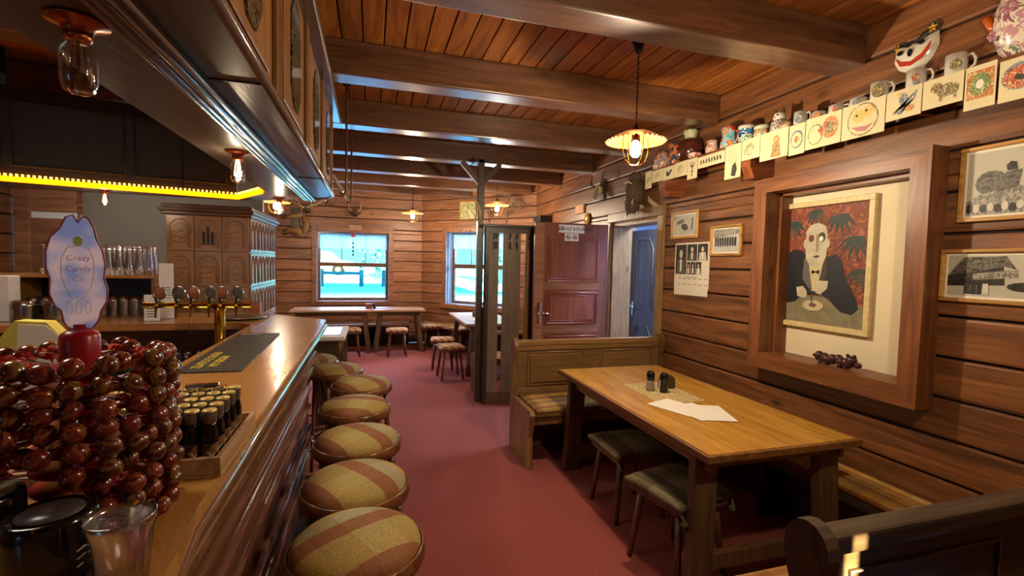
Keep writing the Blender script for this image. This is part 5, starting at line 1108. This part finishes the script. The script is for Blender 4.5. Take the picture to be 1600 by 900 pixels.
# dark inner fascia of the far arm
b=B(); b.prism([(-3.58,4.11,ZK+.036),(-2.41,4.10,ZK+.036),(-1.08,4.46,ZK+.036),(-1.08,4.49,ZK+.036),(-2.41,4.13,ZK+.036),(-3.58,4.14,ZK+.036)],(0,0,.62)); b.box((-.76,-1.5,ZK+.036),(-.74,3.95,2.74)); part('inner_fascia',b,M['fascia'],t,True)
b=B()
for x0,x1 in ((-2.36,-1.78),(-1.72,-1.15)):
    f=lambda x:4.10+(x+2.41)*.2707-.004
    b.tube([(x0,f(x0),2.22),(x1,f(x1),2.22),(x1,f(x1),2.66),(x0,f(x0),2.66)],.010,6,True)
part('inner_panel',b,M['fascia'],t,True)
b=B(); b.cyl((-1.43,4.34,2.15),(-1.43,4.34,ZC-.001),.003,seg=6); part('hanger',b,M['iron'],t,True)
for lo,hi in (((-2.5,4.12,2.75),(-2.42,4.18,ZC-.001)),((-.6,1.0,2.14),(-.55,1.05,ZC-.001)),((-.6,3.0,2.14),(-.55,3.05,ZC-.001))):
    b=B(); b.box(lo,hi); part('hanger',b,M['iron'],t,True)
# LED strip
t=thing('led_strip','glowing yellow LED strip running round inside of the bar canopy','led strip',(-1.4,4.2,ZK))
path=[(-3.55,4.075),(-2.41,4.065),(-1.06,4.43),(-.775,3.93)]
b=B()
for (x0,y0),(x1,y1) in zip(path,path[1:]):
    d=Vector((x1-x0,y1-y0)).normalized(); n=Vector((d[1],-d[0]))*.02
    b.prism([(x0,y0,ZK+.0),(x1,y1,ZK+.0),(x1+n[0],y1+n[1],ZK+.0),(x0+n[0],y0+n[1],ZK)],(0,0,.035))
b.box((-.79,-1.2,ZK+.04),(-.762,3.90,ZK+.065))
part('diffuser',b,M['led'],t,True)
b=B()
for (x0,y0),(x1,y1) in zip(path,path[1:]):
    ln=math.hypot(x1-x0,y1-y0); k=int(ln/.028)
    for i in range(k): u=(i+.5)/k; b.box((x0+(x1-x0)*u-.004,y0+(y1-y0)*u-.03,ZK+.037),(x0+(x1-x0)*u+.004,y0+(y1-y0)*u-.015,ZK+.052))
part('led_beads',b,M['ledspot'],t,True,stuff=True)
# bulbs without light under the canopy
def edison(label,x,y,z,lit=False,s=1.0):
    t=thing('filament_bulb',label,'bulb',(x,y,z-.155*s),0,'filament bulbs under the bar canopy')
    Z=.155*s
    b=B(); b.lathe([(0,Z-.001),(.055*s,Z-.001),(.055*s,Z-.006*s),(.03*s,Z-.014*s),(.024*s,Z-.03*s),(.026*s,Z-.034*s),(.02*s,Z-.045*s),(0,Z-.045*s)],seg=20); part('socket',b,M['copper'],t)
    b=B(); b.lathe([(.018*s,Z-.04*s),(.021*s,Z-.050*s),(.029*s,Z-.060*s),(.032*s,Z-.074*s),(.032*s,.026*s),(.026*s,.008*s),(.015*s,.0015*s),(0,0)],seg=28); part('glass_bulb',b,M['bulbg'],t)
    b=B(); 
    for k in range(4):
        a=k*PI/2+.4; b.cyl((.008*s*math.cos(a),.008*s*math.sin(a),Z-.05*s),(.016*s*math.cos(a),.016*s*math.sin(a),.035*s),.0009*s,seg=5)
    b.cyl((0,0,Z-.045*s),(0,0,.06*s),.003*s,seg=6); part('filament',b,M['bulb'] if lit else M['brass'],t)
    if lit: plight(x,y,z-.10*s,2.5,.01)
m,tt,bs=newmat('thin_bulb_glass'); bs.inputs['Base Color'].default_value=L('#e8d8b0'); setp(bs,rough=.02,trans=1,ior=1.4); bs.inputs['Specular IOR Level'].default_value=1.0; M['bulbg']=thin_glass('bulb_glass',.12,(1,.97,.9,1))
edison('big clear filament bulb nearest the camera under the canopy',-.60,1.25,ZK+.014)
edison('second clear filament bulb under the canopy, lit faintly',-.60,2.50,ZK+.014,True,.95)
edison('small filament bulb hanging at the far canopy corner',-.72,4.25,ZK+.014,True,.9)
edison('small filament bulb under the back arm of the canopy',-1.95,4.36,ZK+.014,True,.8)
# ================================================================== THINGS ON THE NEAR BAR
# wooden crate with mini bottles
CX0,CX1,CY0,CY1=-.72,-.325,1.19,1.53
t=thing('wooden_crate','shallow raw wooden crate holding mini bottles on the bar','crate',((CX0+CX1)/2,(CY0+CY1)/2,ZB+.0005)); mw2=wood('raw_pine','#7d5c3c','#a07c54','#b8966c','Y',rough=.7,knots=False); Z0=ZB+.001
b=B(); b.box((CX0,CY0,Z0),(CX1,CY1,Z0+.008)); part('base',b,mw2,t,True)
for x in (CX0,CX1-.012):
    b=B(); b.box((x,CY0,Z0+.008),(x+.012,CY1,Z0+.045),.001); part('side_board',b,mw2,t,True)
for y in (CY0,CY1-.012):
    b=B(); b.box((CX0+.012,y,Z0+.008),(CX1-.012,y+.012,Z0+.045),.001); part('end_board',b,mw2,t,True)
bl=plain('dark_liquor','#120a0a',.08); lb_=blotch('bottle_label',('#8a8a78','#b0a888','#6f4a2c','#202018'),40,.5); capm=plain('gold_cap','#d0bc78',.3,metal=.6)
bt=None
for j in range(5):
    for i in range(9):
        x=-.358-.0355*i; y=1.232+.052*j
        lab_='dark mini liquor bottle in crate, row %s from the camera'%['nearest','second','third','fourth','farthest'][j]
        if bt is None:
            bt=thing('mini_bottle',lab_,'bottle',(x,y,Z0+.0085),0,'mini liquor bottles in the crate')
            b=B(); b.lathe([(0,0),(.0165,0),(.0172,.004),(.0172,.080),(.0135,.098),(.013,.108),(0,.108)],seg=14); part('bottle_body',b,bl,bt)
            b=B(); b.lathe([(.0174,.015),(.0174,.06)],seg=14); part('label_band',b,lb_,bt)
            b=B(); b.lathe([(.014,.106),(.0155,.108),(.0155,.132),(.0150,.134)],seg=14); cp_=part('cap',b,plain('cap_side','#7a7064',.25,.1,metal=.6),bt)
            b=B(); b.lathe([(.0152,.131),(.0158,.133),(.0150,.1365),(.012,.1375),(0,.1368)],seg=14); part('cap_rim',b,capm,cp_)
        else: dup(bt,(x,y,Z0+.0085),0,lab_)
b=B(); b.box((-.40,1.425,Z0+.1465),(-.375,1.445,Z0+.151),.001); b.cyl((-.47,1.43,Z0+.1535),(-.395,1.437,Z0+.1535),.007,seg=10); solo('bottle_opener',b,M['chrome'],'small metal opener lying on top of the mini bottles','opener')
# lollipop tower
LX,LY=-.522,1.07
t=thing('lollipop_stand','red lollipop tower stand with a clear header card','stand',(LX,LY,ZB+.0005))
b=B(); b.lathe([(0,0),(.12,0),(.12,.012),(.034,.02),(.03,.31),(.030,.345),(.027,.352),(.012,.362),(.009,.360),(.009,.368),(0,.368)],seg=24); part('post',b,M['red'],t)
for k in range(8):
    b=B(); b.lathe([(.03,.03+k*.036),(.075,.03+k*.036),(.075,.035+k*.036),(.03,.035+k*.036)],seg=24); part('tier',b,M['red'],t)
random.seed(31)
# header card: cloud-like outline, faces the camera and leans back a little
hp=[(-.012,0),(.012,0),(.03,.012),(.045,.035),(.05,.06),(.064,.085),(.066,.12),(.058,.15),(.062,.19),(.056,.23),(.042,.262),(.038,.29),(.024,.318),(.010,.322),(.0,.305),(-.01,.325),(-.026,.318),(-.04,.285),(-.06,.262),(-.07,.225),(-.07,.18),(-.062,.15),(-.064,.11),(-.052,.075),(-.04,.065),(-.034,.03)]
hp=[(x*.62,y*.68) for x,y in hp]
HT=Matrix.Translation((LX,LY+.0,ZB+.352))@Matrix.Rotation(math.radians(24),4,'Z')@Matrix.Rotation(math.radians(86),4,'X')
m,tt,bs=newmat('clear_printed_plastic'); N=tt.nodes; no=N.new('ShaderNodeTexNoise'); tc=N.new('ShaderNodeTexCoord'); no.inputs['Scale'].default_value=22; tt.links.new(tc.outputs['Object'],no.inputs['Vector']); r=N.new('ShaderNodeValToRGB'); r.color_ramp.elements[0].position=.38; r.color_ramp.elements[0].color=L('#a9c2f7'); r.color_ramp.elements[1].position=.62; r.color_ramp.elements[1].color=L('#f6ecf8'); tt.links.new(no.outputs['Fac'],r.inputs['Fac']); tt.links.new(r.outputs['Color'],bs.inputs['Base Color']); setp(bs,rough=.25,alpha=.7)
trn=N.new('ShaderNodeBsdfTranslucent'); tt.links.new(r.outputs['Color'],trn.inputs[0]); mx=N.new('ShaderNodeMixShader'); mx.inputs[0].default_value=.5; tt.links.new(bs.outputs[0],mx.inputs[1]); tt.links.new(trn.outputs[0],mx.inputs[2]); tt.links.new(mx.outputs[0],N['Material Output'].inputs['Surface']); M['hdr']=m
b=B(); b.prism([HT@Vector((x,y,0)) for x,y in hp],HT.to_3x3()@Vector((0,0,.0015))); hd=part('header_card',b,M['hdr'],t,True,label='clear printed header card')
b=B(); b.tube([HT@Vector((x,y,.001)) for x,y in hp],.0016,6,True); part('card_edge',b,plain('edge_pink','#8a3a5a',.3),hd,True)
inn=[(0,.24),(.02,.235),(.03,.205),(.03,.16),(.024,.125),(.008,.095),(-.002,.1),(-.012,.095),(-.024,.125),(-.032,.16),(-.032,.205),(-.02,.235)]; inn=[(x*.72+.0,y*.68) for x,y in inn]
b=B(); b.tube([HT@Vector((x,y,.0022)) for x,y in inn],.0009,5,True); part('printed_outline',b,M['white'],hd,True)
pk=plain('print_lilac','#a07fb0',.5)
for s_,y,z in (('Crazy',.140,.014),('Candy',.120,.014),('Co',.101,.013)): text('lettering',s_,z,pk,hd,HT@Matrix.Translation((0,y,.0024)),.0003)
for x in (-.013,0,.013):
    b=B(); b.tube([HT@Vector((x+.004*math.cos(a),.048+.013*math.sin(a),.0022)) for a in [i*PI/6 for i in range(12)]],.0008,5,True); part('printed_outline',b,M['white'],hd,True)
b=B(); b.prism([HT@Vector((x,y,.0016)) for x,y in ell(0,.172,.007,.009,12)],HT.to_3x3()@Vector((0,0,.0004))); part('printed_spot',b,plain('print_green','#a8b870',.5),hd,True)
# lollipops
lm=[blotch('lolly_wrap_%d'%i,c,34,.2,3,.6,coat=.5) for i,c in enumerate((('#2c100d','#5e1c18','#6e2a1e','#441412'),('#36120e','#6a241a','#7e4424','#501614'),('#2a100d','#4a1812','#6c5028','#581814')))]
wt=blotch('wrapper_film',('#7a1418','#b8242c','#d07a68','#8a181e'),60,.15,2,0)
protos=[]
for k in range(3):
    q=thing('lollipop','red wrapped lollipop','lollipop',(0,0,0))
    b=B(); b.sph((.0,0,0),(.0165,.0185,.0175),16,10); part('candy',b,lm[k],q)
    b=B(); b.cyl((-.014,0,0),(-.075,0,0),.0016,seg=6); part('stick',b,M['paper'],q)
    b=B()
    for a in range(7):
        u=a*2*PI/7; b.prism([(-.012,.007*math.cos(u),.007*math.sin(u)),(-.034,.016*math.cos(u),.016*math.sin(u)),(-.044,.010*math.cos(u+.5),.010*math.sin(u+.5)),(-.02,.003*math.cos(u+.5),.003*math.sin(u+.5))],(.0004,.0004,.0004))
    part('wrapper',b,wt,q); protos.append(q)
used=[False]*3
camdir=math.atan2(-LY,-LX)
rown=['bottom','second lowest','third lowest','fourth lowest','middle','fourth highest','third highest','second highest','top']
for k in range(9):
    n=21
    for i in range(n):
        a=2*PI*i/n+random.uniform(-.035,.035)
        d=abs((a-camdir+PI)%(2*PI)-PI)
        if k<8 and d>1.9: continue
        side=(i*7+k*3)%5==2; r=.140+random.uniform(-.008,.006)+(.0 if k<8 else -.012)-(.016 if side else 0); z=ZB+.024+k*.0352+random.uniform(-.004,.004)
        if z<ZB+.15 and math.hypot(LX+r*math.cos(a)+.585,LY+r*math.sin(a)-.925)<.078: continue
        ti=random.uniform(-.15,.15)+(.2 if k==8 else 0); j=random.randrange(3); loc=(LX+r*math.cos(a),LY+r*math.sin(a),z)
        lb2='red-brown wrapped lollipop in the %s row of the tower'%rown[k]
        if not used[j]: used[j]=True; o=protos[j]; o.location=loc; o['label']=lb2; o['group']='lollipops in the tower'
        else: o=dup(protos[j],loc,0,lb2,'lollipops in the tower')
        o.rotation_euler=(random.uniform(0,6),-ti,a+((1.25 if (i+k)%2 else -1.25) if side else 0))
# jars and tumbler in the foreground
t=thing('black_jar','black lidded jar in the bottom left foreground beside the tumbler','jar',(-.462,.862,ZB+.0005))
b=B(); b.lathe([(0,0),(.056,0),(.058,.006),(.058,.100),(.055,.107),(.05,.111),(.046,.108),(0,.108)],seg=40); part('lid',b,M['blackg'],t)
b=B(); b.lathe([(0,.1085),(.040,.1085),(.040,.1095),(0,.1095)],seg=32); part('lid_disc',b,plain('lid_grey','#3a3634',.3,.2,30),t)
for k in range(3):
    b=B(); b.tube([(.0585*math.cos(a),.0585*math.sin(a),.062-.012*k+.02*(a+.5)) for a in (-.62,-.55,-.48,-.42)][:4-(k==2)],.0011,5); part('printed_script',b,M['paper'],t)
t=thing('black_jar','second black jar with greenish-yellow lid behind the first jar','jar',(-.585,.925,ZB+.0005))
b=B(); b.lathe([(0,0),(.050,0),(.052,.006),(.052,.115),(.049,.121),(0,.121)],seg=40); part('lid',b,M['blackg'],t)
b=B(); b.lathe([(0,.1215),(.043,.1215),(.041,.124),(0,.124)],seg=32); part('lid_disc',b,blotch('lid_olive',('#3a3a20','#5a5a30','#8a8a44','#3a3824'),18,.4,2,0,hard=False),t)
t=thing('glass_tumbler','clear faceted empty glass tumbler at the bottom left corner','glass',(-.362,.835,ZB+.0005))
b=B(); n=40
def fac(z): return 1
def ringg(r,z,f=0): return [b.bm.verts.new(((r*(1-.07*f*abs(math.cos(5*2*PI*i/n))))*math.cos(2*PI*i/n),(r*(1-.07*f*abs(math.cos(5*2*PI*i/n))))*math.sin(2*PI*i/n),z)) for i in range(n)]
pr=[(.033,0,1),(.036,.03,1),(.040,.075,1),(.044,.092,0),(.045,.105,0),(.0435,.106,0),(.0425,.095,0),(.037,.075,0),(.033,.02,0),(.02,.012,0)]
rg=[ringg(*q) for q in pr]; fs=[b.bm.faces.new(rg[0][::-1]),b.bm.faces.new(rg[-1])]
for a_,c_ in zip(rg,rg[1:]):
    for i in range(n): fs.append(b.bm.faces.new((a_[i],a_[(i+1)%n],c_[(i+1)%n],c_[i])))
b._fin(fs,True,.5); part('bowl',b,thin_glass('tumbler_glass',.26,rough=.16),t)
# yellow paper fan behind the lollipops
t=thing('paper_bag','folded yellow and white paper bag behind the lollipop tower','paper bag',(-1.06,1.85,.8805))
b=B(); b.prism([(-.12,0,0),(.12,0,0),(.11,0,.47),(.07,0,.52),(-.01,0,.525),(-.07,0,.44)],(0,.05,0)); part('bag',b,plain('bag_yellow','#cfc055',.6),t)
b=B(); b.prism([(-.03,-.003,.0),(.12,-.003,0),(.11,-.003,.47),(.07,-.003,.51),(.0,-.003,.515)],(0,.002,0)); part('printed_side',b,M['paper'],t)
# ================================================================== LIGHT
w=bpy.data.worlds.new('World'); sc.world=w; w.use_nodes=True; N=w.node_tree.nodes; bg=N['Background']
bg.inputs[0].default_value=(.17,.58,.92,1); bg.inputs[1].default_value=1.6
def area(name,loc,rot,sx,sy,e,c):
    l=bpy.data.lights.new(name,'AREA'); l.shape='RECTANGLE'; l.size=sx; l.size_y=sy; l.energy=e; l.color=c
    o=bpy.data.objects.new(name,l); o.location=loc; o.rotation_euler=rot; COL.objects.link(o); return o
# rear window and added slit carry no lamps; sun and sky enter
for x0,x1,z0,z1 in RW:
    pass
# overcast sky glow above the far yard
area('sky_glow',(-.4,12.4,3.6),(math.radians(-62),0,0),5,3,1000,(.50,.58,1))
area('sky_glow',(5.2,11.0,3.0),(math.radians(-62),0,math.radians(-45)),4,3,900,(.68,.76,1))
area('corridor_light',(3.6,4.6,2.45),(0,0,0),.8,.8,75,(.75,.86,1))
s=bpy.data.lights.new('sun','SUN'); s.energy=60; s.angle=.006; s.color=(1,.80,.38); o=bpy.data.objects.new('sun',s); o.rotation_euler=(math.radians(76),0,0); COL.objects.link(o)
# unseen area fills added to brighten the bar side on the left
area('bar_fill_light',(-1.7,1.9,2.95),(0,0,0),.9,.9,34,(1,.90,.76))
area('bar_fill_light',(-2.4,5.3,2.9),(0,0,0),.6,.6,16,(1,.93,.85))
# ================================================================== CAMERA
cam=bpy.data.cameras.new('camera'); co=bpy.data.objects.new('camera',cam); COL.objects.link(co)
X=Vector((0.9578765,0.0066873,0.2871026)); D=Vector((-0.2863006,-0.0559588,0.9565044)); Zv=Vector((0.0224624,-0.9984107,-0.051687))
# rows above are the room axes seen from the camera (x right, y down, z forward)
R=Matrix(((X[0],-X[1],-X[2]),(D[0],-D[1],-D[2]),(Zv[0],-Zv[1],-Zv[2])))
co.matrix_world=Matrix.Translation((0,0,1.62))@R.to_4x4()
cam.sensor_width=36; cam.lens=735/1600*36; cam.clip_start=.02; cam.clip_end=200
sc.camera=co
vs=sc.view_settings; vs.view_transform='Standard'; vs.look='None'; vs.exposure=0.7; vs.gamma=1; vs.use_curve_mapping=False
